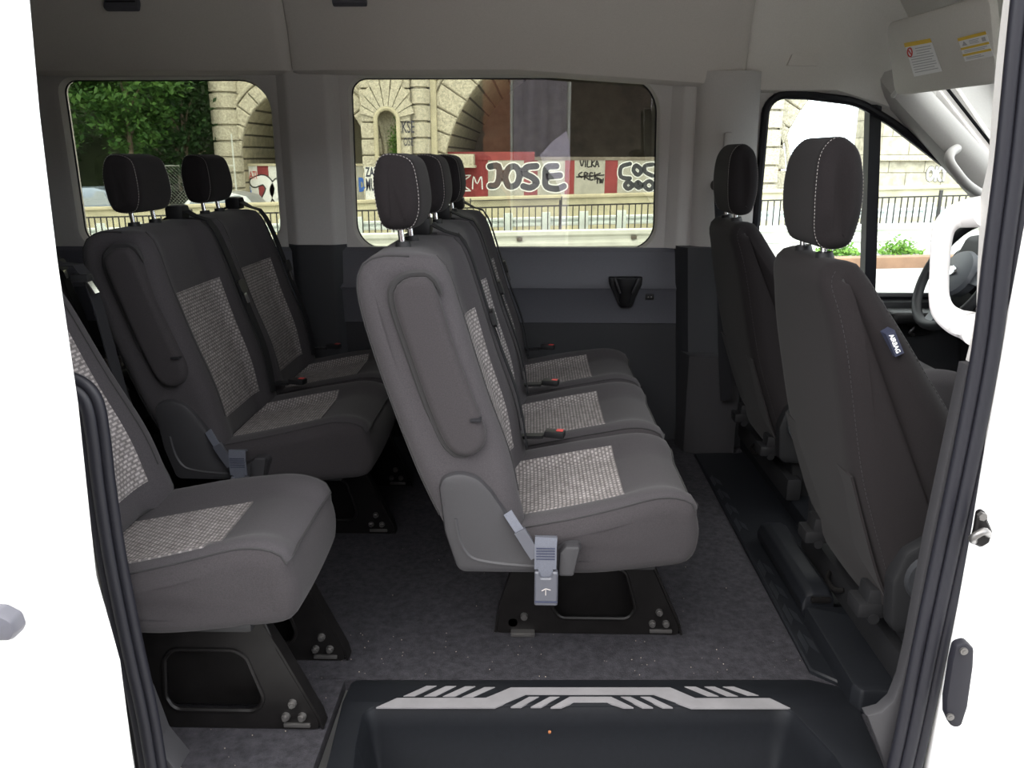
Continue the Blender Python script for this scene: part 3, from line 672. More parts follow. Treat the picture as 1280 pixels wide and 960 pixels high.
bench('passenger_bench', 'shadowed two-seat dark cloth bench under the rear side window', 'bench seat', -.805, [2.225, 2.71], [2.285, 2.66], group=G_)
bench('passenger_chair', 'single grey cloth seat at lower left, cut off by the door edge', 'seat', -.808, [1.487], [1.39, 1.625], near_side=False, pitch=.455, recline=7, ins=(-.045, .14), belts='side')
bench('passenger_bench', 'rearmost dark bench, mostly hidden behind the shadowed two-seat bench', 'bench seat', -1.66, [1.75, 2.235, 2.72], [1.8, 2.6], group=G_)

# ================================================================== front seats, seen from behind
FBACK = [(.765, .205), (.735, .30), (.690, .42), (.652, .53), (.612, .70), (.580, .85), (.566, .905), (.571, .935), (.592, .952), (.625, .950), (.650, .925), (.690, .86), (.755, .76), (.825, .66), (.885, .56), (.925, .47), (.93, .40), (.885, .34), (.83, .27)]
FHEAD = [(.570, .985), (.557, 1.03), (.553, 1.10), (.560, 1.155), (.584, 1.184), (.612, 1.182), (.638, 1.15), (.647, 1.07), (.643, 1.0), (.628, .975), (.594, .970)]
FCUSH = [(.80, .36), (.95, .34), (1.15, .34), (1.30, .355), (1.345, .40), (1.33, .455), (1.25, .485), (1.1, .48), (.95, .47), (.85, .465), (.79, .42)]
def front_seat(label, ox, yc, tag=False):
    o = thing('front_seat', (ox+1.0, yc, .05), label, 'front seat', 'front seats')
    hw = .235
    def bd(sy, p, n):
        f = smooth(.0, .7, n.x); return f*(.012*smooth(.5, .85, abs(sy))-.008)+.012*smooth(.3, .9, -n.x)*(1-sy*sy)
    def bt(x, z, sy): return 1-.30*smooth(.72, .985, z)**1.6-.03*smooth(.5, .25, z)
    bk = Pad(FBACK, yc-hw, yc+hw, .045, ox, bd, bt, N=90)
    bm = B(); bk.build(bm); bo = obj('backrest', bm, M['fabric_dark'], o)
    bm = B()
    lo, hi = bk.near(.735, .30), bk.near(.58, .945)
    for yy in (yc-hw+.012, yc+hw-.012): bm = B(); dashes(bm, [bk.pos(lo+((hi-bk.N if hi > lo else hi)-lo)*t/60, yy, .001) for t in range(61)], .0008, .006, .004); obj('stitching', bm, M['seam'], bo)
    lo, hi = bk.near(.652, .922), bk.near(.925, .47)
    for yy in (yc-hw+.02, yc+hw-.02): bm = B(); dashes(bm, [bk.pos(lo+((hi-bk.N if hi > lo else hi)-lo)*t/60, yy, .001) for t in range(61)], .0008, .006, .004); obj('stitching', bm, M['seam'], bo)
    # loose flap closing the bottom of the back
    bm = B(); P = [(.652, .53), (.690, .42), (.735, .30), (.775, .225)]
    strap(bm, [(ox+a-.006, yc, b) for a, b in P], (0, 1, 0), .43, .005, sm=4); obj('lower_flap', bm, M['fabric_dark'], bo)
    def ht(x, z, sy): return 1-.16*smooth(1.08, 1.2, z)-.10*smooth(1.05, .99, z)
    hp = Pad(FHEAD, yc-.125, yc+.125, .03, ox, None, ht)
    bm = B(); hp.build(bm); h = obj('headrest', bm, M['fabric_dark'], o)
    for yy in (yc-.104, yc+.104): bm = B(); dashes(bm, [hp.pos(t*.5, yy, .0006) for t in range(2*hp.N+1)], .0006, .004, .003); obj('stitching', bm, M['thread'], h)
    for s in (-.065, .065):
        bm = B(); tube(bm, [(ox+.592, yc+s, 1.0), (ox+.60, yc+s, .93)], .0065, 10); obj('headrest_post', bm, M['chrome'], h)
        bm = B(); cyl(bm, (ox+.60, yc+s, .938), (ox+.597, yc+s, .962), .022, 14, .017); obj('post_guide', bm, M['black'], bo)
    def cd(sy, p, n): return smooth(.3, .9, n.y)*(.025*smooth(.5, .85, abs(sy))-.008)
    c = Pad(FCUSH, yc-.25, yc+.25, .045, ox, cd)
    bm = B(); c.build(bm); obj('seat_cushion', bm, M['fabric'], o)
    # recliner cover, slide rails, pedestal
    for s, nm in ((-1, 'recliner_cover'), (1, 'recliner_cover')):
        yy = yc+s*(hw+.008)
        l = rpoly([(.745, .20), (.735, .32), (.755, .385), (.80, .415), (.86, .40), (.90, .33), (1.25, .33), (1.28, .22), (1.0, .19)], .03, 5)
        bm = B(); panel(bm, [(p.x+ox, p.y) for p in l], [], 'xz', yy-.016 if s < 0 else yy+.016, yy+.02*(1 if s < 0 else -1), .01); rc = obj(nm, bm, M['black'], o)
        bm = B(); cyl(bm, (ox+.815, yy, .33), (ox+.815, yy+s*.028, .33), .062, 28, .055); cyl(bm, (ox+.815, yy, .33), (ox+.815, yy+s*.04, .33), .03, 20, .026); obj('recliner_knob', bm, M['dash'], rc)
    for s in (-.17, .17):
        bm = B(); box(bm, (ox+.72, yc+s-.028, .205), (ox+1.25, yc+s+.028, .25), .008, Matrix.Rotation(radians(4), 3, 'Y')); sl = obj('slide_rail', bm, M['black'], o)
        bm = B(); box(bm, (ox+.70, yc+s-.032, .20), (ox+.76, yc+s+.032, .235), .008); cyl(bm, (ox+.735, yc+s-.034, .20), (ox+.735, yc+s+.034, .20), .012, 12); obj('rail_end', bm, M['black'], sl)
    bm = B(); l = [(.83, .055), (.80, .19), (.83, .21), (1.22, .21), (1.26, .055)]
    panel(bm, [(a+ox, b) for a, b in l], [], 'xz', yc-.2, yc+.2, .012); obj('pedestal', bm, M['black'], o)
    bm = B(); box(bm, (ox+.785, yc-.24, .058), (ox+.835, yc+.40, .135), .012); rr_ = obj('riser_rail', bm, M['black'], o)
    bm = B(); tube(bm, [(ox+.78, yc+.16, .11), (ox+.765, yc+.13, .105), (ox+.77, yc+.09, .10), (ox+.785, yc+.07, .11)], .006, 8, sm=4); obj('rail_hook', bm, M['steel'], rr_)
    if tag:
        u = bk.near(.715, .815); p0 = bk.pos(u, yc-hw+.003, 0)
        p = at(1118, 429, y=yc-hw-.001)
        tr = (at(1124, 440, y=p.y)-at(1114, 416, y=p.y)).normalized(); bm = B()
        n_ = Vector((0, -1, 0)); up = n_.cross(tr)
        if up.x < 0: up = -up
        loft(bm, [[p+tr*a+up*b+n_*d for a, b in ((-.025, -.0085), (.025, -.0085), (.025, .0085), (-.025, .0085))] for d in (-.03, .003)]); lb = obj('airbag_label', bm, M['tag'], o)
        bm = B(); text(bm, 'AIRBAG', .0115, p+n_*.0035-up*.001, tr, up, .001, .0002, True); obj('airbag_lettering', bm, M['sticker'], lb)
    return o
front_seat('dark cloth front seat close at the right with an airbag label', 0, 1.715, True)
front_seat('dark driver seat on the far side beside the far wall pillar', .055, 2.67)
# ================================================================== cab and fittings
o = thing('dashboard', (1.85, 2.25, .3), 'black dashboard under the windscreen beyond the steering wheel', 'dashboard')
pr = [(1.72, .30), (1.68, .50), (1.60, .62), (1.58, .72), (1.62, .80), (1.72, .845), (1.95, .84), (2.06, .80), (2.06, .30)]
bm = B(); loft(bm, [[(a, y, b) for a, b in [(p.x, p.y) for p in rpoly(pr, .03, 3)]] for y in (1.30, 2.0, 3.1)]); obj('dash_body', bm, M['dash'], o)
bm = B(); pr = [(1.54, .70), (1.53, .80), (1.56, .875), (1.70, .89), (1.78, .82), (1.7, .68)]
loft(bm, [[(a, y, b) for a, b in [(p.x, p.y) for p in rpoly(pr, .03, 3)]] for y in (2.42, 2.92)]); obj('instrument_hood', bm, M['dash'], o)
bm = B(); box(bm, (1.58, 2.18, .50), (1.68, 2.36, .80), .02); obj('centre_stack', bm, M['black'], o)
# steering wheel
WC = at(1197, 342, y=2.66); u = Vector((.42, 0, .91)); v = Vector((0, 1, 0)); n = u.cross(v)
if n.x > 0: n = -n
o = thing('steering_wheel', WC-n*.06, 'dark steering wheel with a grey hub, seen through the white grab handle', 'steering wheel')
bm = B(); tube(bm, [WC+(u*cos(2*pi*k/48)+v*sin(2*pi*k/48))*.188 for k in range(48)], .0165, 12, closed=True); obj('wheel_rim', bm, M['dash'], o)
bm = B(); loft(bm, [[WC+n*h+(u*cos(2*pi*k/28)*.95+v*sin(2*pi*k/28)*1.1)*r for k in range(28)] for h, r in ((-.04, .045), (-.03, .075), (.0, .085), (.012, .078), (.020, .05), (.022, .015))]); hb = obj('hub', bm, M['lever'], o)
for a, b, wd in ((90, .17, .04), (-90, .17, .04), (180, .175, .05)):
    dr = u*cos(radians(a))+v*sin(radians(a)); q = dr.cross(n)
    bm = B(); strap(bm, [WC-n*.005+dr*.07, WC-n*.012+dr*.12, WC+dr*.185], q, wd, .014); obj('spoke', bm, M['lever'], o)
bm = B(); loft(bm, [[WC+n*h+u*sin(2*pi*k/28)*.017*s+v*cos(2*pi*k/28)*.034*s for k in range(28)] for h, s in ((.015, 1), (.026, 1), (.0275, .9))]); obj('oval_badge', bm, M['chrome'], hb)
bm = B(); cyl(bm, WC-n*.03, WC-n*.12, .035, 20, .045); obj('column_shroud', bm, M['dash'], o)
q = WC-n*.05
bm = B(); tube(bm, [q+v*.04, q+v*.12+u*.01, q+v*.18+u*.015], .009, 8); obj('column_stalk', bm, M['black'], o)
bm = B(); tube(bm, [q-v*.04, q-v*.12-u*.03, q-v*.17-u*.04], .009, 8); obj('column_stalk', bm, M['black'], o)
# driver's sun visor with two warning stickers
c00, c10, c11, c01 = Vector((1.212, 2.86, 1.342)), Vector((1.258, 2.33, 1.338)), Vector((1.200, 2.33, 1.56)), Vector((1.150, 2.86, 1.565))
ex = (c10-c00); Lx = ex.length; ex.normalize(); ey = (c01-c00); ey -= ex*ey.dot(ex); Ly = ey.length; ey.normalize(); nn = ex.cross(ey)
if nn.dot(EYE-c00) < 0: nn = -nn
o = thing('sun_visor', (c00+c10)/2-nn*.02, 'grey sun visor with two warning stickers above the windscreen', 'sun visor')
def plate(bm, l, d0, d1, bev=0):
    t = B(); panel(t, l, [], 'xy', d0, d1, bev)
    for vt in t.verts: vt.co = c00+ex*vt.co.x+ey*vt.co.y+nn*vt.co.z
    join(bm, t); return bm
def VP(px, py):
    d = at(px, py, y=1)-EYE; t = (c00-EYE).dot(nn)/d.dot(nn); p = EYE+d*t-c00; return (p.dot(ex), p.dot(ey))
bm = B(); plate(bm, rpoly([(0, 0), (Lx, 0), (Lx, Ly), (0, Ly)], .035, 6), 0, -.022, .009); obj('visor_panel', bm, M['headliner_cab_lit'], o)
def zz(l): return [(1100+a/8, 20+b/8) for a, b in l]
bm = B(); plate(bm, [VP(*p) for p in zz([(245, 270), (505, 222), (622, 552), (345, 606)])], .0012, -.001); s1 = obj('warning_sticker', bm, M['sticker'], o)
bm = B(); plate(bm, [VP(*p) for p in zz([(245, 270), (505, 222), (522, 262), (255, 312)])], .0022, .001); obj('sticker_band', bm, M['yellow'], s1)
bm = B()
cx, cy = VP(*zz([(305, 362)])[0]); t = B(); tube(t, [(cx+.013*cos(a*pi/12), cy+.013*sin(a*pi/12), .002) for a in range(24)], .0022, 5, closed=True); tube(t, [(cx-.008, cy+.008, .002), (cx+.008, cy-.008, .002)], .002, 5)
for vt in t.verts: vt.co = c00+ex*vt.co.x+ey*vt.co.y+nn*vt.co.z
join(bm, t); obj('prohibition_symbol', bm, M['ink_red'], s1)
bm = B()
for i in range(10):
    f = .20+.075*i; a0 = .34 if i < 3 else .08
    def q_(s, f): 
        A = Vector((245, 270)).lerp(Vector((345, 606)), f); C = Vector((505, 222)).lerp(Vector((622, 552)), f); return tuple(A.lerp(C, s))
    plate(bm, [VP(*p) for p in zz([q_(a0, f), q_(.92-.1*(i % 3 == 2), f), q_(.92-.1*(i % 3 == 2), f+.022), q_(a0, f+.022)])], .002, .001)
obj('sticker_lines', bm, M['ink_light'], s1)
A4 = [(780, 222), (1060, 150), (1135, 400), (855, 455)]
bm = B(); plate(bm, [VP(*p) for p in zz(A4)], .0012, -.001); s2 = obj('warning_sticker', bm, M['sticker'], o)
def q2(s, f): return tuple(Vector(A4[0]).lerp(Vector(A4[3]), f).lerp(Vector(A4[1]).lerp(Vector(A4[2]), f), s))
bm = B()
for f0, f1 in ((0, .13), (.42, .51), (.69, .78)): plate(bm, [VP(*p) for p in zz([q2(0, f0), q2(1, f0), q2(1, f1), q2(0, f1)])], .0022, .001)
obj('sticker_band', bm, M['yellow'], s2)
bm = B()
for f0, s0, s1_ in ((.20, .35, .7), (.26, .35, .65), (.32, .35, .68), (.56, .08, .9), (.62, .08, .8), (.84, .08, .6), (.90, .08, .7)): plate(bm, [VP(*p) for p in zz([q2(s0, f0), q2(s1_, f0), q2(s1_, f0+.025), q2(s0, f0+.025)])], .002, .001)
plate(bm, [VP(*p) for p in zz([q2(.08, .36), q2(.17, .18), q2(.26, .36)])], .002, .001); plate(bm, [VP(*p) for p in zz([q2(.8, .2), q2(.92, .2), q2(.92, .36), q2(.8, .36)])], .002, .001)
obj('sticker_lines', bm, M['ink_light'], s2)
bm = B(); tube(bm, [c00-ex*.03-nn*.012+ey*.0, c00+ey*.015-nn*.012, c00+ex*.02+ey*.02-nn*.012], .008, 8, sm=3); obj('visor_pivot', bm, M['trim'], o)
# clip recess in the cab headliner
bm = B(); p = [at(a, b, y=3.150) for a, b in ((990, 68), (1024, 66), (1021, 82), (984, 82))]; c = sum(p, Vector())/4
loft(bm, [[q+Vector((0, d, 0)) for q in p] for d in (-.001, .03)]); obj('garment_hook', bm, M['headliner_cab_lit'], label='faint rectangular hook cover in the headliner above the driver window', cat='hook cover')
# grab handles
o = thing('grab_handle', (.70, 1.33, .86), 'white D-shaped grab handle on the pillar beside the near front seat', 'grab handle')
Q = [at(a, b, y=yy) for a, b, yy in ((1236, 264, 1.30), (1212, 266, 1.345), (1192, 272, 1.36), (1180, 286, 1.362), (1176, 310, 1.362), (1174, 345, 1.362), (1174, 372, 1.362), (1180, 390, 1.36), (1195, 402, 1.352), (1212, 408, 1.335), (1224, 414, 1.30))]
rr = [.026, .024, .020, .0175, .0155, .015, .016, .019, .022, .025, .027]
P = catmull(Q, 6); R_ = [rr[min(i//6, 10)]*(1-(i % 6)/6)+rr[min(i//6+1, 10)]*((i % 6)/6) for i in range(len(P))]
bm = B(); tube(bm, P, R_, 16, ref=(0, 1, 0)); obj('handle_grip', bm, mat('handle_white', (.72, .70, .69), .5), o)
bm = B(); q = at(1214, 408, y=1.315); box(bm, q+Vector((-.024, -.004, -.016)), q+Vector((.03, .03, .016)), .008); obj('screw_cap', bm, mat('handle_white_cap', (.68, .67, .66), .5), o)
o = thing('grab_handle', at(1200, 220, y=3.0), 'pale grab handle on the far windscreen pillar', 'grab handle')
Q = [at(a, b, y=yy) for a, b, yy in ((1196, 186, 3.08), (1188, 192, 3.03), (1187, 202, 3.0), (1196, 216, 2.985), (1208, 230, 2.985), (1222, 240, 3.02), (1232, 243, 3.06))]
bm = B(); tube(bm, Q, .017, 12, sm=5); obj('handle_grip', bm, M['trim'], o)
# seat belt on the far pillar beside the driver seat
o = thing('pillar_seat_belt', at(912, 230, y=3.10), 'driver seat belt guide and webbing on the far pillar', 'seat belt')
bm = B(); p = at(909, 190, y=3.115); box(bm, p+Vector((-.016, -.012, -.07)), p+Vector((.016, .012, .07)), .008); obj('height_adjuster', bm, M['trim'], o)
bm = B(); p = at(899, 232, y=3.06); cyl(bm, p+Vector((0, .05, 0)), p+Vector((0, -.012, 0)), .022, 16, .018); obj('belt_guide', bm, M['black'], o)
bm = B(); strap(bm, [at(900, 234, y=3.05), at(903, 320, y=3.03), at(905, 420, y=2.99), at(908, 500, y=2.98)], (1, 0, 0), .046, .003, sm=3); obj('belt_webbing', bm, M['web'], o)
# cup holder and socket on the far wall
o = thing('cup_holder', at(783, 384, y=3.12), 'black moulded cup holder on the far side panel under the big window', 'cup holder')
l = [at(a, b, y=3.165).xz for a, b in ((761, 346), (803, 346), (802, 356), (794, 372), (790, 384), (774, 384), (769, 372), (762, 356))]
bm = B(); panel(bm, rpoly([tuple(q) for q in l], [.005, .005, .01, .02, .015, .015, .02, .01], 4), [], 'xz', 3.15, 3.185, .008); obj('back_plate', bm, M['black'], o)
c = at(783, 352, y=3.12)
bm = B(); R2 = []
for h, r in ((0, .040), (0, .047), (-.02, .047), (-.055, .036), (-.07, .026), (-.10, .022), (-.112, .012)):
    R2.append([c+Vector((cos(2*pi*k/24)*r, sin(2*pi*k/24)*r*.8+.02, h+.012)) for k in range(24)])
R2 = [[c+Vector((cos(2*pi*k/24)*.030, sin(2*pi*k/24)*.026+.02, -.05)) for k in range(24)]]+R2
loft(bm, R2, caps=False); bm.faces.new([vt for vt in bm.verts[:24]]); obj('cup', bm, M['black'], o)
for s in (-1, 1): bm = B(); tube(bm, [c+Vector((s*.046, .0, .014)), c+Vector((s*.036, -.012, -.012)), c+Vector((s*.024, -.01, -.045))], .004, 6, sm=4); obj('rib', bm, M['plastic'], o)
bm = B(); p = at(812, 371, y=3.17); box(bm, p+Vector((-.017, -.006, -.011)), p+Vector((.017, .01, .011)), .004)
po = obj('power_socket', bm, M['black'], label='small black socket on the far panel just right of the cup holder', cat='socket')
bm = B()
for s in (-.006, .006): cyl(bm, p+Vector((s, -.003, 0)), p+Vector((s, -.0075, 0)), .003, 8)
obj('socket_pins', bm, M['bolt'], po)
# speaker / air grilles in the roof rail
for (a, b), lb in (((152, 3), 'black slotted air grille in the roof rail above the rear side window'), ((437, -3), 'black slotted air grille in the roof rail above the big middle window')):
    p = at(a, b, y=3.075); o = thing('air_grille', p, lb, 'air grille', 'roof rail air grilles')
    tl = Matrix.Rotation(radians(-27), 3, 'X')
    bm = B(); box(bm, (-.062, -.008, -.028), (.062, .02, .028), .008, tl); bmesh.ops.translate(bm, verts=bm.verts, vec=p); obj('grille_frame', bm, M['trim_low'], o)
    bm = B()
    for i in range(5): box(bm, (-.054, -.012, -.021+i*.0095), (.054, -.004, -.017+i*.0095), .001, tl)
    bmesh.ops.translate(bm, verts=bm.verts, vec=p); obj('grille_slats', bm, M['black'], o)
# striker and cover plate on the door pillar
o = thing('door_striker', at(1224, 672, y=1.19), 'dark metal door striker on the white door pillar', 'striker')
l = [at(a, b, y=1.2).xz for a, b in ((1222, 640), (1230, 637), (1234, 650), (1240, 664), (1236, 678), (1226, 684), (1214, 678), (1218, 664))]
bm = B(); panel(bm, rpoly([tuple(q) for q in l], .006, 4), [], 'xz', 1.196, 1.206, .003); obj('striker_plate', bm, M['steel'], o)
bm = B(); tube(bm, [at(1217, 676, y=1.2), at(1216, 672, y=1.165), at(1230, 664, y=1.165), at(1235, 668, y=1.2)], .006, 10, sm=4); obj('striker_loop', bm, M['bolt'], o)
bm = B(); q = at(1226, 644, y=1.197); cyl(bm, q, q+Vector((0, -.008, 0)), .007, 6); obj('striker_bolt', bm, M['bolt'], o)
o = thing('cover_plate', at(1197, 905, y=1.19), 'long black screwed cover plate low on the white door pillar', 'cover plate')
l = [at(a, b, y=1.2).xz for a, b in ((1192, 803), (1206, 799), (1215, 808), (1214, 830), (1207, 880), (1199, 905), (1187, 906), (1180, 890), (1180, 870), (1187, 825))]
bm = B(); panel(bm, rpoly([tuple(q) for q in l], .01, 4), [], 'xz', 1.19, 1.206, .006); obj('plate', bm, M['rubber'], o)
for a, b in ((1204, 813), (1187, 895)):
    bm = B(); q = at(a, b, y=1.19); cyl(bm, q, q+Vector((0, -.004, 0)), .0065, 14); cyl(bm, q, q+Vector((0, -.006, 0)), .003, 6); obj('screw', bm, M['bolt'], o)
# wheel jack box on the floor beside the near front seat
o = thing('storage_lid', (.76, 2.03, .012), 'black rounded storage lid on the cab floor just behind the near front seat', 'storage lid')
pr = [(.702, .013), (.697, .05), (.705, .078), (.722, .088), (.765, .088), (.776, .075), (.778, .013)]
bm = B(); loft(bm, [[(a, y, (b-.013)*k+.013) for a, b in [(p.x, p.y) for p in rpoly(pr, .015, 4)]] for y, k in ((1.812, .5), (1.818, .85), (1.835, 1), (2.20, 1), (2.235, .85))]); obj('lid', bm, M['rubber_mat'], o)
bm = B(); box(bm, (.715, 1.803, .060), (.765, 1.815, .075), .004); obj('lid_clip', bm, M['steel'], o)
# ================================================================== outside
M['asphalt'] = mat('asphalt', (.34, .335, .325), .95, spec=.2, nscale=3, nvar=.15, bump=.3, bscale=120, bdist=.004)
M['pave'] = mat('pavement', (.36, .355, .34), .95, spec=.2, nscale=2, nvar=.12)
M['conc'] = mat('weathered_concrete', (.47, .44, .31), .95, spec=.2, nscale=1.5, nvar=.22, bump=.4, bscale=20, bdist=.01)
M['galv'] = mat('galvanised_steel', (.60, .615, .57), .5, metal=.25, nscale=4, nvar=.12)
M['railwhite'] = mat('pale_rail', (.62, .68, .67), .5, nscale=6, nvar=.1)
M['iron'] = mat('black_iron', (.018, .016, .015), .5)
M['stone'] = brickmat('ashlar_stone', (.50, .46, .36), (.44, .41, .32), (.24, .22, .17), 1.15, .56, .016, nscale=5, bump=.9, bd=.05)
M['stone_plain'] = mat('dressed_stone', (.46, .425, .335), .95, spec=.2, nscale=16, nvar=.42, bump=.9, bscale=22, bdist=.03)
M['stone_dark'] = mat('dark_stone', (.16, .14, .115), .95, spec=.15, nscale=1.2, nvar=.4, bump=.5, bscale=8, bdist=.03)
M['stone_beige'] = mat('pale_render', (.46, .42, .30), .95, spec=.15, nscale=1, nvar=.2)
M['soffit'] = brickmat('soffit_stone', (.44, .40, .29), (.37, .335, .24), (.09, .08, .06), 40, .42, .035, nscale=4, bump=.9, bd=.05)
M['brick'] = brickmat('red_brick', (.34, .12, .075), (.28, .10, .07), (.35, .30, .25), .22, .075, .01, nscale=8)
M['redpaint'] = mat('red_wall_paint', (.22, .032, .034), .8, nscale=2, nvar=.25)
M['greypaint'] = mat('grey_wall_paint', (.36, .35, .30), .85, nscale=2.5, nvar=.2)
M['whitepaint'] = mat('white_wall_paint', (.66, .66, .63), .8, nscale=3, nvar=.15)
M['gr_dark'] = mat('graffiti_charcoal', (.035, .038, .045), .7)
M['gr_white'] = mat('graffiti_white', (.75, .76, .75), .7)
M['gr_black'] = mat('graffiti_black', (.02, .02, .02), .7)
M['gr_blue'] = mat('graffiti_blue', (.04, .14, .50), .7)
M['gr_red'] = mat('graffiti_red', (.5, .05, .04), .7)
M['bark'] = mat('bark', (.16, .125, .09), .95, nscale=8, nvar=.3)
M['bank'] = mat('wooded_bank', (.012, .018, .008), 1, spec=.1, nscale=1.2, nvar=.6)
M['grass'] = mat('verge_grass', (.13, .19, .055), 1, nscale=2, nvar=.35)
def leafmat(name, c, c2):
    m = mat(name, c, .6, spec=.3); n = m.node_tree.nodes; l = m.node_tree.links
    g = n.new('ShaderNodeNewGeometry'); r = n.new('ShaderNodeValToRGB'); r.color_ramp.elements[0].color = (*c, 1); r.color_ramp.elements[1].color = (*c2, 1)
    l.new(g.outputs['Random Per Island'], r.inputs[0]); p = n['Principled BSDF']; l.new(r.outputs[0], p.inputs['Base Color'])
    t = n.new('ShaderNodeBsdfTranslucent'); l.new(r.outputs[0], t.inputs[0]); mx = n.new('ShaderNodeMixShader'); mx.inputs[0].default_value = .3
    l.new(p.outputs[0], mx.inputs[1]); l.new(t.outputs[0], mx.inputs[2]); l.new(mx.outputs[0], n['Material Output'].inputs[0]); return m
M['leaf'] = leafmat('green_leaves', (.022, .075, .014), (.09, .19, .04))
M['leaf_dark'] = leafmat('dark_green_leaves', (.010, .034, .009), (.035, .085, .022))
M['leaf_lit'] = leafmat('bright_green_leaves', (.07, .19, .025), (.19, .34, .06))
G0, G1 = -.6, -1.05
SL = .026
bm = B(); loft(bm, [[(x, y, G0+.0235*x+d) for y, d in ((-40, 0), (12.2, 0), (12.2, -.1), (-40, -.1))] for x in (-60, 60)]); struct('ground', bm, M['asphalt'])
bm = B(); loft(bm, [[(x, y, G1+SL*x+d) for y, d in ((12.0, 0), (75, 0), (75, -.2), (12.0, -.2))] for x in (-60, 60)]); struct('ground_far', bm, M['pave'])
def slope(o, k=SL):
    for c in [o]+list(o.children_recursive):
        if c.type == 'MESH':
            ox_ = off(c).x
            for v in c.data.vertices: v.co.z += k*(v.co.x+ox_)
# kerb and verge
bm = B(); box(bm, (-20, 12.1, -1.2), (20, 12.35, -.43), .03); K_ = obj('kerb', bm, mat('rusty_kerb', (.20, .115, .07), .8, nscale=3, nvar=.25), label='long rust brown kerb along the far side of the road', cat='kerb'); slope(K_, .0235)
bm = B(); box(bm, (-22, 12.35, -1.8), (22, 18.5, -.5)); slope(struct('ground_verge', bm, M['pave']))
def leaf(bm, p, s, up=.3):
    d = Vector((random.gauss(0, 1), random.gauss(0, 1), random.gauss(0, .6))).normalized(); n = Vector((random.gauss(0, 1), random.gauss(0, 1)-.3, random.gauss(.5, 1))).normalized()
    w = d.cross(n).normalized()
    a, b, c, e = p-d*s, p+w*s*.5, p+d*s, p-w*s*.5
    bm.faces.new([bm.verts.new(q) for q in (a, b, c, e)])
def weed(px, py, lb, s):
    c = at(px, py, y=12.9); zg = -.5+SL*c.x; o = thing('weed_clump', (c.x, 12.9, zg), lb, 'weeds', 'weeds along the kerb')
    bm = B()
    for i in range(420):
        r = max(-s*.8, min(s*.8, random.gauss(0, s*.45))); leaf(bm, Vector((c.x+r, 12.9+random.gauss(0, .12), zg+abs(random.gauss(0, .13))*max(.2, 1-abs(r)/s)+.01)), .04)
    obj('foliage', bm, M['leaf_lit'], o)
    bm = B()
    for i in range(6): tube(bm, [(c.x+random.gauss(0, .1), 12.9, zg-.01), (c.x+random.gauss(0, .2), 12.9, zg+.18)], .006, 5)
    obj('stems', bm, M['leaf'], o)
weed(1125, 310, 'bright green weed clump by the kerb, right of the dark window bar', .4)
weed(1045, 312, 'low green weeds by the kerb behind the near front headrest', .45)
weed(935, 314, 'low green weeds by the kerb beside the driver headrest', .4)
# near guardrail, W beam
def wbeam(bm, x0, x1, y, z0, z1, d=.05):
    h = z1-z0; pr = [(0, 0), (-d, .08*h), (-d, .28*h), (0, .42*h), (0, .58*h), (-d, .72*h), (-d, .92*h), (0, h)]
    pr = pr+[(a+.012, b) for a, b in reversed(pr)]
    return loft(bm, [[(x, y+a, z0+b) for a, b in pr] for x in (x0, x1)])
o = thing('guardrail', (0, 13.5, -.5), 'pale steel guardrail nearest the van, in front of the black picket railing', 'guardrail')
bm = B(); wbeam(bm, -16, 16, 13.45, -.335, -.035, .055); obj('rail_beam', bm, M['galv'], o)
x = -15.4
while x < 16:
    bm = B(); box(bm, (x-.05, 13.47, -.5), (x+.05, 13.57, -.05), .01); obj('rail_post', bm, M['galv'], o)
    bm = B(); box(bm, (x-.045, 13.395, -.205), (x+.045, 13.47, -.155), .006); obj('bolt_plate', bm, mat('rusted_bolt', (.10, .085, .07), .7) if 'rusted_bolt' not in bpy.data.materials else bpy.data.materials['rusted_bolt'], o)
    x += 1.9
slope(o, .02)
# black picket railing
o = thing('picket_railing', (0, 17, -.5), 'black iron picket railing between the two pale guardrails', 'railing')
def bays():
    x = -15.0
    while x < 15.5: yield x; x += 2.6
for x in bays():
    bm = B(); box(bm, (x-.03, 16.97, -.5), (x+.03, 17.03, .26), .005); obj('railing_post', bm, M['iron'], o)
    bm = B(); i = 1
    while x+i*.13 < x+2.55: box(bm, (x+i*.13-.011, 16.989, -.39), (x+i*.13+.011, 17.011, .15)); i += 1
    box(bm, (x, 16.985, .125), (x+2.6, 17.015, .155)); box(bm, (x, 16.985, -.41), (x+2.6, 17.015, -.385))
    obj('picket_panel', bm, M['iron'], o)
# wire mesh on top of the railing between two posts
bm = B()
xa, xb = at(588, 250, y=17.05).x, at(702, 250, y=17.05).x
i = 0
while xa+i*.05 < xb:
    for s in (1, -1):
        x0 = xa+i*.05; x1 = x0+s*.13
        if xa <= x1 <= xb: tube(bm, [(x0, 17.05, .155), (x1, 17.05, .285)], .0035, 4)
    i += 1
tube(bm, [(xa, 17.05, .285), (xb, 17.05, .285)], .008, 6); tube(bm, [(xa, 17.05, .15), (xa, 17.05, .33)], .014, 6); tube(bm, [(xb, 17.05, .15), (xb, 17.05, .33)], .014, 6)
obj('wire_mesh', bm, M['iron'], o)
slope(o)
# second guardrail with broad posts
o = thing('guardrail', (0, 17.7, -.5), 'pale guardrail with broad white posts behind the black pickets', 'guardrail')
bm = B(); wbeam(bm, -16, 16, 17.7, -.33, -.13, .05); obj('rail_beam', bm, M['railwhite'], o)
x = at(635, 280, y=17.6).x-.82*20
while x < 16:
    bm = B(); box(bm, (x-.10, 17.60, -.52), (x+.10, 17.69, -.03), .012); obj('rail_post', bm, M['railwhite'], o); x += .82
slope(o)
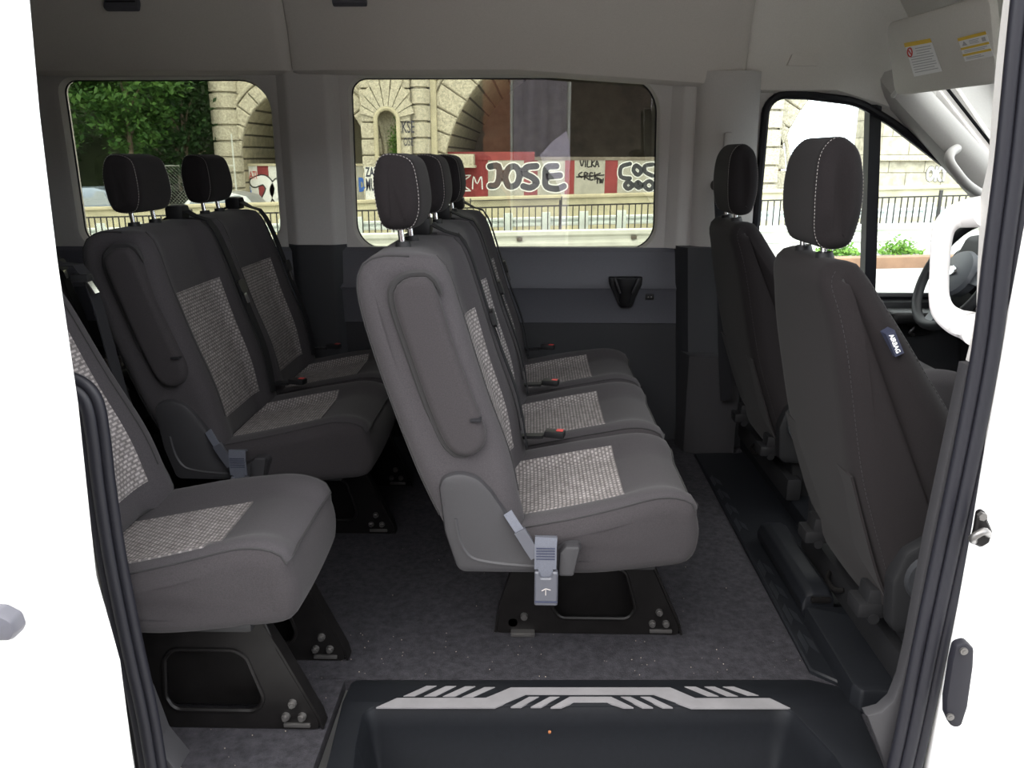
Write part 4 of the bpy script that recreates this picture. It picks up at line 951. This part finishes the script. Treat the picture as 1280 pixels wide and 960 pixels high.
# concrete parapet
o = thing('parapet_wall', (0, 24, G1), 'low weathered concrete parapet wall beyond the railing', 'wall')
bm = B(); box(bm, (-24, 23.9, G1-.05), (24, 24.2, -.06)); obj('wall_body', bm, M['conc'], o)
bm = B(); box(bm, (-24, 23.82, -.06), (24, 24.28, .03), .03); obj('coping', bm, M['stone_beige'], o)
slope(o)
# ------------------------------------------------ viaduct
o = thing('stone_viaduct', (0, 30, G1), 'tall rusticated stone viaduct with arches across the far side of the street', 'viaduct')
GB = G1-.6
def arch(cx, R, cz, z0=GB-.02, n=40):
    return [(cx-R, z0)]+[(cx-R*cos(pi*k/n), cz+R*sin(pi*k/n)) for k in range(n+1)]+[(cx+R, z0)]
A0, A1, A2 = (-8.25, 2.3, 1.2), (2.43, 5.7, -.1), (13.75, 5.0, .1)
bm = B(); panel(bm, [(-11.3, GB), (22, GB), (22, 9.5), (-11.3, 9.5)], [arch(*a) for a in (A0, A1, A2)], 'xz', 30, 44)
for f in bm.faces:
    f.normal_update()
    if abs(f.normal.y) < .5: f.material_index = 1
obj('spandrel_wall', bm, [M['stone_plain'], M['soffit']], o, sharp=20)
for (cx, R, cz), nv, th in ((A0, 15, .55), (A1, 27, 1.05), (A2, 23, .9)):
    bm = B()
    for i in range(nv):
        a0, a1 = pi*(i+.03)/nv, pi*(i+.97)/nv; ring = []
        for y in (29.84, 29.88, 30.05):
            e = .04 if y == 29.84 else 0
            q = [(R+e, a0+e/R), (R+e, (a0+a1)/2), (R+e, a1-e/R), (R+th-e, a1-e/R), (R+th-e, a0+e/R)]
            ring.append([(cx-r*cos(a), y, cz+r*sin(a)) for r, a in q])
        loft(bm, ring)
    obj('arch_ring', bm, M['stone_plain'], o)
    bm = B(); tube(bm, [(cx-(R+th+.12)*cos(pi*k/40), 29.93, cz+(R+th+.12)*sin(pi*k/40)) for k in range(41)], .08, 8); obj('arch_moulding', bm, M['stone_plain'], o)
def courses(bm, ring_at, z0, z1, h=.55, g=.035):
    """stacked blocks with sunk joints: ring_at(inset) gives the plan outline"""
    z = z0
    while z < z1-.01:
        loft(bm, [[(p[0], p[1], zz_) for p in ring_at(e)] for zz_, e in ((z, .12), (z+g, .12), (z+g+.025, 0), (z+h-.025, 0), (z+h, .12))]); z += h
    return bm
# rusticated round pier at the left, pier with niche, slim round pier beside it
def halfround(cx, cy, r): return lambda e: [(cx+(r-e)*cos(2*pi*k/28), cy+(r-e)*sin(2*pi*k/28)) for k in range(28)]
bm = B(); courses(bm, halfround(-11.06, 30.0, .5), GB, 8.6); obj('pier', bm, M['stone_plain'], o)
nich = [(-5.38, 1.15)]+[(-5.12-.28*cos(pi*k/14), 2.35+.28*sin(pi*k/14)) for k in range(15)]+[(-4.84, 1.15)]
bm = B()
z = G1-.02
rows = []
while z < 9:
    rows.append((z, z+.56)); z += .56
# each course is a block left and a block right of the niche; full width above and below
for z0, z1 in rows:
    for xa, xb in (((-6.05, -5.50), (-4.72, -4.28)) if z0 < 2.75 and z1 > 1.1 else ((-6.05, -4.28),)):
        box(bm, (xa, 29.35, z0+.02), (xb, 30.6, z1-.02), .035, seg=1)
box(bm, (-6.0, 29.5, G1), (-5.52, 30.6, 9)); box(bm, (-4.70, 29.5, G1), (-4.3, 30.6, 9)); box(bm, (-6.0, 29.5, 2.78), (-4.3, 30.6, 9)); box(bm, (-5.6, 29.5, G1), (-4.6, 30.6, 1.1))
obj('pier', bm, M['stone_plain'], o)
bm = B()
for k in range(9):   # fan of long stones over the niche
    a0, a1 = radians(12+156*(k+.06)/9), radians(12+156*(k+.94)/9); r1 = (1.0, 1.05, 1.25, 1.5, 1.75, 1.5, 1.25, 1.05, 1.0)[k]
    q = [(.40, a0), (.40, a1), (r1, a1), (r1, a0)]
    loft(bm, [[(-5.11-(r-e)*cos(a), y, 2.36+(r-e)*sin(a)) for r, a in q] for y, e in ((29.27, .02), (29.30, 0), (29.5, 0))])
obj('niche_voussoirs', bm, M['stone_plain'], o)
bm = B()
fr = [(-5.11-.40*cos(pi*k/16), 2.36+.40*sin(pi*k/16)) for k in range(17)]
tube(bm, [(-5.51, 29.32, 1.0)]+[(a, 29.32, b) for a, b in fr]+[(-4.71, 29.32, 1.0)], .08, 8)
box(bm, (-5.55, 29.25, .98), (-4.68, 29.6, 1.15), .02); obj('niche_frame', bm, M['stone_beige'], o)
bm = B(); box(bm, (-5.55, 30.05, 1.0), (-4.65, 30.1, 2.8)); obj('niche_back', bm, M['soffit'], o)
bm = B(); courses(bm, halfround(-3.98, 29.75, .36), G1, 8.8, .56); obj('pier', bm, M['stone_plain'], o)
bm = B(); box(bm, (-3.62, 29.7, G1), (-3.40, 30.1, 9), .03); obj('pilaster', bm, M['stone_beige'], o)
bm = B(); box(bm, (-3.35, 29.75, .82), (-2.1, 30.6, 1.22), .03); box(bm, (-3.40, 29.7, .74), (-2.05, 30.6, .83), .02); obj('springer_block', bm, M['stone_plain'], o)
bm = B(); courses(bm, lambda e: [(8.1+e, 29.5+e), (8.75-e, 29.5+e), (8.75-e, 30.2), (8.1+e, 30.2)], G1, 8.8, .62); obj('pier', bm, M['stone_plain'], o)
bm = B(); box(bm, (-3.3, 43.8, G1), (8.2, 44, 6)); obj('vault_back_wall', bm, M['stone_dark'], o)  # darkness under the big arch is put into this wall's colour
bm = B(); box(bm, (-10.6, 36, G1), (-5.9, 36.3, 4)); obj('vault_back_wall', bm, M['stone_beige'], o)
bm = B(); box(bm, (-11.6, 29.6, 8.6), (22, 44.2, 9.0), .05); box(bm, (-11.6, 29.4, 9.4), (22, 44.4, 9.7), .05); obj('cornice', bm, M['stone_plain'], o)
# shrub in the niche
s = thing('niche_shrub', (-5.0, 29.9, 1.15), 'small bright green shrub growing in the round-topped niche of the stone pier', 'shrub')
bm = B()
for i in range(420): leaf(bm, Vector((-4.93+random.gauss(0, .10), 29.8+random.gauss(0, .08), 1.2+abs(random.gauss(0, .5)))), .05)
obj('foliage', bm, M['leaf_lit'], s)
# ------------------------------------------------ graffiti wall closing the big arch
o = thing('graffiti_wall', (2.4, 30.5, G1), 'low red and grey painted wall with graffiti inside the big arch', 'wall')
WY = 30.45
def wx(px): return at(px, 220, y=WY).x
def seg(pa, pb, z0, z1, m, nm, y=WY, par=None):
    bm = B(); box(bm, (wx(pa), y, z0), (wx(pb), y+.2, z1)); return obj(nm, bm, m, par or o)
for pa, pb, m, nm in ((556, 610, 'redpaint', 'red_panel'), (610, 655, 'greypaint', 'grey_panel'), (655, 672, 'redpaint', 'red_panel'), (672, 706, 'greypaint', 'grey_panel'), (706, 718, 'redpaint', 'red_panel'), (718, 756, 'greypaint', 'grey_panel'), (756, 772, 'redpaint', 'red_panel'), (772, 930, 'greypaint', 'grey_panel')):
    pp = seg(pa, pb, G1, 1.0, M[m], nm)
bm = B(); box(bm, (wx(556), WY-.02, 1.0), (wx(668), WY+.2, 1.30)); obj('red_band', bm, M['redpaint'], o)
bm = B(); box(bm, (wx(668), WY-.02, 1.0), (wx(930), WY+.25, 1.12)); obj('wall_cap', bm, M['stone_dark'], o)
def graff(s, pa, pb, pt, pb_, fill, line, ol, sub=None, bold=.05, par=o, y=WY, nm='graffiti', squash=True):
    """lettering stretched to a stretch of wall"""
    x0, x1 = at(pa, 220, y=y).x, at(pb, 220, y=y).x; z1, z0 = at(660, pt, y=y).z, at(660, pb_, y=y).z
    res = []
    for k_, (m, b, yy) in enumerate(((line, bold+ol, y-.004), (fill, bold, y-.010))):
        if m is None: continue
        bm = B(); text(bm, s, 1, (0, 0, 0), (1, 0, 0), (0, 0, 1), .004, b)
        xs = [v.co.x for v in bm.verts]; zs = [v.co.z for v in bm.verts]
        if not res: box_ = (min(xs), max(xs), min(zs), max(zs))
        a, b_, c, d = box_
        for v in bm.verts: v.co = Vector((x0+(v.co.x-a)/(b_-a)*(x1-x0), yy+v.co.y, z0+(v.co.z-c)/(d-c)*(z1-z0)))
        res.append(obj(nm if k_ == 0 else 'graffiti_fill', bm, m, par if k_ == 0 or not res else res[0]))
    return res
def strokes(lines, r, m, par, y=WY, out=None, mo=None, ox=560, oy=200, k=.21875, nm='graffiti'):
    base = None
    for rr, mm, yy in ([(r+out, mo, y-.004)] if out else [])+[(r, m, y-.010)]:
        for ln in lines:
            cl = ln[0] == 'o'; P = [at(ox+a*k, oy+b*k, y=yy) for a, b in (ln[1:] if cl else ln)]
            bm = B(); tube(bm, P, rr, 12, closed=cl, sm=4, flat=.02 if rr > .05 else .15, ref=(0, 0, 1) if False else None) if False else ribbon(bm, catmull(P, 4, cl), rr, yy, cl)
            q = obj(nm if base is None else 'graffiti_stroke', bm, mm, par if base is None else base)
            if base is None: base = q
    return base
def ribbon(bm, P, r, y, closed=False):
    # thick paint stroke with round ends, lying on the wall
    N = len(P); A = []
    for i in range(N):
        t = (P[(i+1) % N]-P[i-1]) if closed else (P[min(i+1, N-1)]-P[max(i-1, 0)])
        t.normalize(); n = Vector((-t.z, 0, t.x)); A.append((P[i]+n*r, P[i]-n*r))
    L = [[bm.verts.new((p.x, y, p.z)) for p in a]+[bm.verts.new((p.x, y+.006, p.z)) for p in reversed(a)] for a in A]
    for i in range(N if closed else N-1):
        a, b = L[i], L[(i+1) % N]
        for k in range(4): bm.faces.new((a[k], a[(k+1) % 4], b[(k+1) % 4], b[k]))
    if not closed:
        for c in (P[0], P[-1]):
            D = [[bm.verts.new((c.x+cos(2*pi*k/14)*r, yy, c.z+sin(2*pi*k/14)*r)) for k in range(14)] for yy in (y+.0004, y+.0055)]
            bm.faces.new(D[0]); bm.faces.new(D[1])
            for k in range(14): bm.faces.new((D[0][k], D[0][k-1], D[1][k-1], D[1][k]))
strokes([[(240, 38), (288, 35), (292, 100), (275, 142), (242, 148)], ['o', (350, 45), (328, 95), (348, 150), (392, 138), (408, 85), (388, 40)], [(505, 35), (450, 42), (436, 75), (482, 100), (508, 130), (472, 158), (430, 150)],
    [(620, 35), (565, 42), (556, 95), (562, 150), (620, 165), (662, 150)], [(560, 95), (640, 88)]], .115, M['gr_dark'], o, out=.045, mo=M['gr_white'])
strokes([[(1040, 22), (990, 40), (988, 95), (1040, 105)], ['o', (1075, 30), (1060, 60), (1085, 85), (1105, 60)], [(1170, 25), (1125, 35), (1130, 70), (1170, 90)], ['o', (1030, 125), (1010, 145), (1030, 165), (1055, 145)], ['o', (1085, 125), (1075, 145), (1090, 160), (1105, 145)], ['o', (1150, 120), (1120, 145), (1150, 170), (1175, 145)]], .075, M['gr_dark'], o, out=.035, mo=M['gr_white'])
strokes([[(78, 92), (76, 172)], [(122, 95), (80, 132), (124, 172)], [(140, 165), (146, 95), (166, 135), (190, 95), (196, 165)], [(66, 88), (128, 88)], [(66, 176), (128, 176)]], .022, M['gr_white'], o)
strokes([[(755, 5), (765, 35), (776, 5)], [(786, 5), (785, 38)], [(798, 5), (796, 38), (814, 38)], [(822, 5), (820, 38)], [(836, 5), (822, 22), (838, 38)], [(842, 38), (851, 5), (862, 38)], [(846, 26), (858, 26)]], .025, M['gr_black'], o)
strokes([[(765, 70), (746, 85), (765, 100)], [(780, 110), (780, 72), (800, 80), (782, 92), (806, 112)], [(826, 75), (812, 75), (812, 112), (828, 112)], [(812, 93), (824, 93)], [(838, 72), (838, 112)], [(870, 75), (840, 92), (880, 115)], [(735, 97), (890, 86)], [(845, 108), (865, 108)], [(855, 108), (853, 132)], [(867, 110), (870, 132), (875, 117), (881, 132), (887, 108)]], .027, M['gr_black'], o)
# painted wall inside the small arch
o2 = thing('graffiti_wall', (-8.2, 30.5, G1), 'low white and red painted wall with graffiti inside the small arch at the left', 'wall')
for pa, pb, m, nm in ((303, 322, 'whitepaint', 'white_panel'), (322, 336, 'redpaint', 'red_panel'), (336, 350, 'whitepaint', 'white_panel'), (350, 458, 'greypaint', 'grey_panel')): seg(pa, pb, G1, .80, M[m], nm, par=o2)
graff('TRATI', 304, 321, 214, 224, M['gr_red'], None, 0, par=o2, bold=.01)
strokes([[(318, 228), (330, 225), (338, 236), (333, 250)], ['o', (350, 228), (342, 238), (350, 250), (358, 238)]], .16, M['gr_white'], o2, out=.05, mo=M['gr_black'], ox=0, oy=0, k=1)
graff('B', 305, 313, 232, 243, M['gr_blue'], None, 0, par=o2, bold=.06)
graff('D', 448, 456, 222, 240, M['gr_blue'], None, 0, par=o2, bold=.08)
bm = B(); box(bm, (at(303, 208, y=30.4).x, 30.4, .80), (at(458, 208, y=30.4).x, 30.7, .88)); obj('wall_cap', bm, M['stone_beige'], o2)
# tagged white patch at the foot of the niche pier
o3 = thing('painted_patch', (-5.7, 29.3, -.2), 'white paint patch with dark tags at the foot of the niche pier', 'painted panel')
bm = B(); box(bm, (-5.98, 29.29, -.5), (-5.30, 29.349, .78)); obj('patch', bm, M['whitepaint'], o3)
graff('ZAZ', 457, 473, 209, 221, M['tag'], None, 0, par=o3, y=29.29, bold=.02)
graff('MUR', 457, 474, 223, 239, M['tag'], None, 0, par=o3, y=29.29, bold=.02)
o4 = thing('wall_tags', (-4.5, 29.34, 1.5), 'small dark tags sprayed on the stone pier right of the niche', 'graffiti')
graff('EKSE', 500, 520, 151, 166, M['tag'], None, 0, par=o4, y=29.345, bold=.0)
graff('OSE', 506, 518, 172, 182, M['tag'], None, 0, par=o4, y=29.345, bold=.0)
# brick pier seen through the right-hand arch
bm = B(); courses(bm, lambda e: [(13.0+e*.3, 45), (13.5-e*.3, 45), (13.5-e*.3, 45.5), (13.0+e*.3, 45.5)], G1, 4.4, .6); obj('brick_pier', bm, M['brick'], label='red brick pier seen through the right-hand arch beside the driver headrest', cat='pier')
bm = B(); tube(bm, [(17.4, 45, G1), (17.4, 45, 2), (17.35, 45, 9)], [.07, .06, .045], 10); tube(bm, [(17.35, 45, 9), (16.9, 45, 9.3), (16.3, 45, 9.35)], .04, 8, sm=4)
o = obj('lamp_post', bm, M['railwhite'], label='thin pale lamp post seen in the bright gap of the right-hand arch', cat='lamp post')
bm = B(); box(bm, (15.9, 44.9, 9.28), (16.4, 45.1, 9.36), .03); obj('lamp_head', bm, M['railwhite'], o)
# abutment on the right
o = thing('stone_abutment', (15, 27, G1), 'large pale stone abutment wall behind the railing at the far right', 'wall')
bm = B(); box(bm, (11.25, 27, G1), (26, 29.3, 6.0)); obj('wall_body', bm, M['stone'], o)
bm = B(); box(bm, (11.1, 26.8, 1.0), (26, 27.1, 1.16), .03); box(bm, (11.1, 26.75, -.1), (26, 27.1, .1), .03); obj('string_course', bm, M['stone_plain'], o)
graff('OKY', 1157, 1186, 207, 227, M['gr_white'], M['gr_black'], .03, par=o, y=26.98, bold=.05)
# ------------------------------------------------ trees, bank, cars
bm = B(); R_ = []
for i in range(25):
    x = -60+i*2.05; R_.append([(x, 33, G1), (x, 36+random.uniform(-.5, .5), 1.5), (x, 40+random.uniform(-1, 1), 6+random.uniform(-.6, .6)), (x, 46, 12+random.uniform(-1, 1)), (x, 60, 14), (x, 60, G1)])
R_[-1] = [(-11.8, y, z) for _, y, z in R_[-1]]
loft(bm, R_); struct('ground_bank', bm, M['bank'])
def tree(x, y, zb, zt, r, n, label, m, lean=0):
    z0 = G1+SL*x
    o = thing('tree', (x, y, z0), label, 'tree', 'trees beyond the street')
    bm = B(); tube(bm, [(x, y, z0-.02), (x+lean*.3, y, (z0+zb)/2), (x+lean, y, zb+.8), (x+lean*1.4, y, (zb+zt)/2)], [.13, .10, .085, .05], 8)
    for k in range(5):
        a = random.uniform(0, 6.28); tube(bm, [(x+lean, y, zb+.3+k*.35), (x+lean+cos(a)*r*.4, y+sin(a)*r*.4, zb+.9+k*.4), (x+lean+cos(a)*r*.8, y+sin(a)*r*.8, zb+1.1+k*.45)], [.045, .03, .012], 6)
    obj('trunk', bm, M['bark'], o)
    bm = B(); cz, hz = (zb+zt)/2, (zt-zb)/2
    cl = []
    while len(cl) < n//48:
        v = Vector((random.uniform(-1, 1), random.uniform(-1, 1), random.uniform(-1, 1)))
        if .55 < v.length < 1: cl.append(Vector((x+lean+v.x*r, y+v.y*r, cz+v.z*hz)))
    for c in cl:
        s = random.uniform(.16, .36)
        for k in range(48): leaf(bm, c+Vector((random.gauss(0, s), random.gauss(0, s), random.gauss(0, s*.55))), random.uniform(.07, .15))
    obj('foliage', bm, m, o)
tree(-16.9, 27.4, .7, 6.2, 1.75, 7500, 'leafy green tree at the left end of the rear side window with a bare trunk', M['leaf'], .1)
tree(-14.0, 28.3, 1.2, 6.6, 1.7, 8000, 'leafy green tree above the first dark headrest in the rear side window', M['leaf'], .2)
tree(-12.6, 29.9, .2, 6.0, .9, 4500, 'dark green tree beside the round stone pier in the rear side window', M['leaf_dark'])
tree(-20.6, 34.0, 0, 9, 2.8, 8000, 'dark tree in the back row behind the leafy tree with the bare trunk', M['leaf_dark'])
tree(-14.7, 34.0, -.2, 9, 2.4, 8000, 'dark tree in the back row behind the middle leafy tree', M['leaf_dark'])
# chain-link fence in front of the bank
o = thing('wire_fence', (-12.4, 29.3, G1), 'thin chain-link fence under the trees beside the round stone pier', 'fence')
for x in (-13.6, -12.3, -11.0, -10.62):
    bm = B(); tube(bm, [(x, 29.2, G1), (x, 29.2, .85 if x < -10.9 else 1.9)], .03, 8); obj('fence_post', bm, M['galv'], o)
bm = B(); tube(bm, [(-13.6, 29.2, .82), (-10.62, 29.2, .82)], .02, 6)
for i in range(34):
    for s in (1, -1):
        xa = -13.6+i*.13; xb = xa+s*1.9; za, zb = G1, .82
        if xb < -13.6: t = (xa+13.6)/1.9; xb = -13.6; zb = za+(zb-za)*t
        if xb > -10.62: t = (-10.62-xa)/1.9; xb = -10.62; zb = za+(zb-za)*t
        if xa < -10.62 and zb > za: tube(bm, [(xa, 29.2, za), (xb, 29.2, zb)], .004, 3)
obj('chain_link', bm, M['galv'], o)
def car(x0, x1, y, h, body, label, tail_right=True):
    L = x1-x0; o = thing('car', ((x0+x1)/2, y+.85, G1), label, 'car', 'parked cars'); s = 1
    def X(f): return x0+L*f
    pr = [(0.02, .22), (.0, .45), (.03, .58), (.24, .64), (.27, .66), (.76, .66), (.97, .60), (1.0, .48), (.985, .22), (.87, .18), (.68, .18), (.32, .18), (.13, .18)]
    pr = rpoly([(X(a), G1+h*b) for a, b in pr], .06, 4)
    bm = B(); panel(bm, [(p.x, p.y) for p in pr], [], 'xz', y, y+1.7, .10); bo = obj('car_body', bm, body, o)
    cab = [(.20, .63), (.34, .93), (.44, 1.0), (.72, 1.0), (.86, .90), (.95, .62)]
    cp = rpoly([(X(a), G1+h*b) for a, b in cab], .08, 4)
    bm = B(); loft(bm, [[(p.x, yy, G1+h*.62+(p.y-G1-h*.62)*k) for p in cp] for yy, k in ((y+.05, .02), (y+.22, .97), (y+.3, 1), (y+1.4, 1), (y+1.48, .97), (y+1.65, .02))]); cb = obj('cabin', bm, body, o)
    for a0, a1, b0, b1 in ((.30, .55, .37, .55), (.57, .86, .57, .80)):
        bm = B(); l = [Vector((X(a), yy, G1+h*b)) for a, b, yy in ((a0, .66, y+.055), (a1, .66, y+.055), (b1, .92, y+.195), (b0, .92, y+.195))]
        loft(bm, [l, [q+Vector((0, .02, 0)) for q in l]]); obj('side_window', bm, M['carglass'], cb)
    bm = B(); l = [Vector((X(a), yy, G1+h*b)) for a, b, yy in ((.235, .665, y+.2), (.235, .665, y+1.5), (.335, .92, y+1.4), (.335, .92, y+.3))]
    loft(bm, [l, [q+Vector((-.012, 0, .012)) for q in l]]); obj('windscreen', bm, M['carglass'], cb)
    for wx_ in (.18, .80):
        for yy in (y-.01, y+1.52):
            bm = B(); cyl(bm, (X(wx_), yy, G1+.3), (X(wx_), yy+.2, G1+.3), .3, 22); wh = obj('wheel', bm, M['rubber'], o)
            bm = B(); cyl(bm, (X(wx_), yy-.01, G1+.3), (X(wx_), yy+.02, G1+.3), .18, 16); obj('hubcap', bm, M['galv'], wh)
    bm = B(); box(bm, (X(.92), y-.02, G1+h*.48), (X(1.0)+.01, y+.25, G1+h*.64), .02); obj('tail_light', bm, M['gr_red'], o)
    bm = B(); box(bm, (X(.94), y+1.45, G1+h*.5), (X(1.0)+.01, y+1.72, G1+h*.62), .02); obj('tail_light', bm, M['gr_red'], o)
    slope(o); return o
M['carglass'] = mat('car_glass', (.12, .16, .20), .1, spec=.8)
M['carsilver'] = mat('silver_car_paint', (.40, .42, .44), .3, metal=.4)
M['carblue'] = mat('grey_blue_car_paint', (.20, .25, .33), .25, metal=.4)
car(-16.9, -12.6, 25.2, 1.62, M['carblue'], 'grey-blue car parked under the trees at the left of the rear side window')
car(-12.2, -8.75, 26.0, 1.33, M['carsilver'], 'low silver car with a red tail light parked before the small arch')
# ------------------------------------------------ unseen things added behind the viewpoint to shape the big window's reflection
o = thing('reflection_building', (0, -9, G0), 'added unseen dark brick building behind the viewpoint, darkening the window reflection', 'building')  # added to keep the bright low sky out of the window reflection
bm = B(); box(bm, (-16, -10, G0), (16, -9, 4.2)); obj('brick_wall', bm, mat('dark_brick', (.05, .036, .03), .9, nscale=2, nvar=.3), o)
bm = B(); box(bm, (-16.2, -10.2, 4.2), (16.2, -8.8, 4.5), .04); obj('parapet', bm, M['stone_dark'], o)
YR = -4.0; YV = 6.504-YR
xa, xb = at(604, 200, y=YV).x, at(640, 200, y=YV).x
bm = B(); courses(bm, lambda e: [(xa+e*.2, YR-.3), (xb-e*.2, YR-.3), (xb-e*.2, YR), (xa+e*.2, YR)], G0, 3.2, .25); obj('brick_column', bm, mat('orange_brick', (.27, .12, .07), .9, nscale=3, nvar=.25), label='reddish brick column mirrored in the big side window', cat='column')
xa, xb = at(642, 200, y=YV).x, at(707, 200, y=YV).x
o = thing('reflection_screen', ((xa+xb)/2, YR, G0), 'added unseen grey canvas screen making a reflection in the big side window', 'screen')  # added to give the purple-grey area of the window reflection
bm = B(); R_ = []
for i in range(33):
    x = xa+(xb-xa)*i/32; R_.append([(x, YR+.02*sin(i*.9), G0), (x, YR+.03*sin(i*.8), 1.4), (x, YR+.02*sin(i*.85), 3.0), (x, YR-.02+.02*sin(i*.85), 3.0), (x, YR-.02+.03*sin(i*.8), 1.4), (x, YR-.02+.02*sin(i*.9), G0)])
loft(bm, R_); obj('canvas', bm, mat('grey_canvas', (.30, .27, .31), .9, nscale=3, nvar=.15), o)
bm = B(); tube(bm, [(xa-.05, YR-.02, 3.02), (xb+.05, YR-.02, 3.02)], .025, 8); obj('top_rail', bm, M['galv'], o)
for x in (xa-.03, xb+.03): bm = B(); tube(bm, [(x, YR-.02, G0), (x, YR-.02, 3.04)], .025, 8); obj('upright', bm, M['galv'], o)
l = [at(a, b, y=YV-.06).xz for a, b in ((708, 164), (690, 177), (675, 194), (679, 206), (692, 222), (699, 234), (703, 250), (700, 288), (707, 290), (709, 240), (713, 200), (712, 180))]
bm = B(); panel(bm, [tuple(q) for q in l], [], 'xz', YR+.06, YR+.045); obj('reflection_cloth', bm, mat('lilac_reflection_cloth', (.74, .68, .84), .8, nscale=5, nvar=.1), label='added unseen lilac cloth shape making the pale reflection in the big window', cat='cloth')  # added cutout, outlined to match the pale lilac reflection
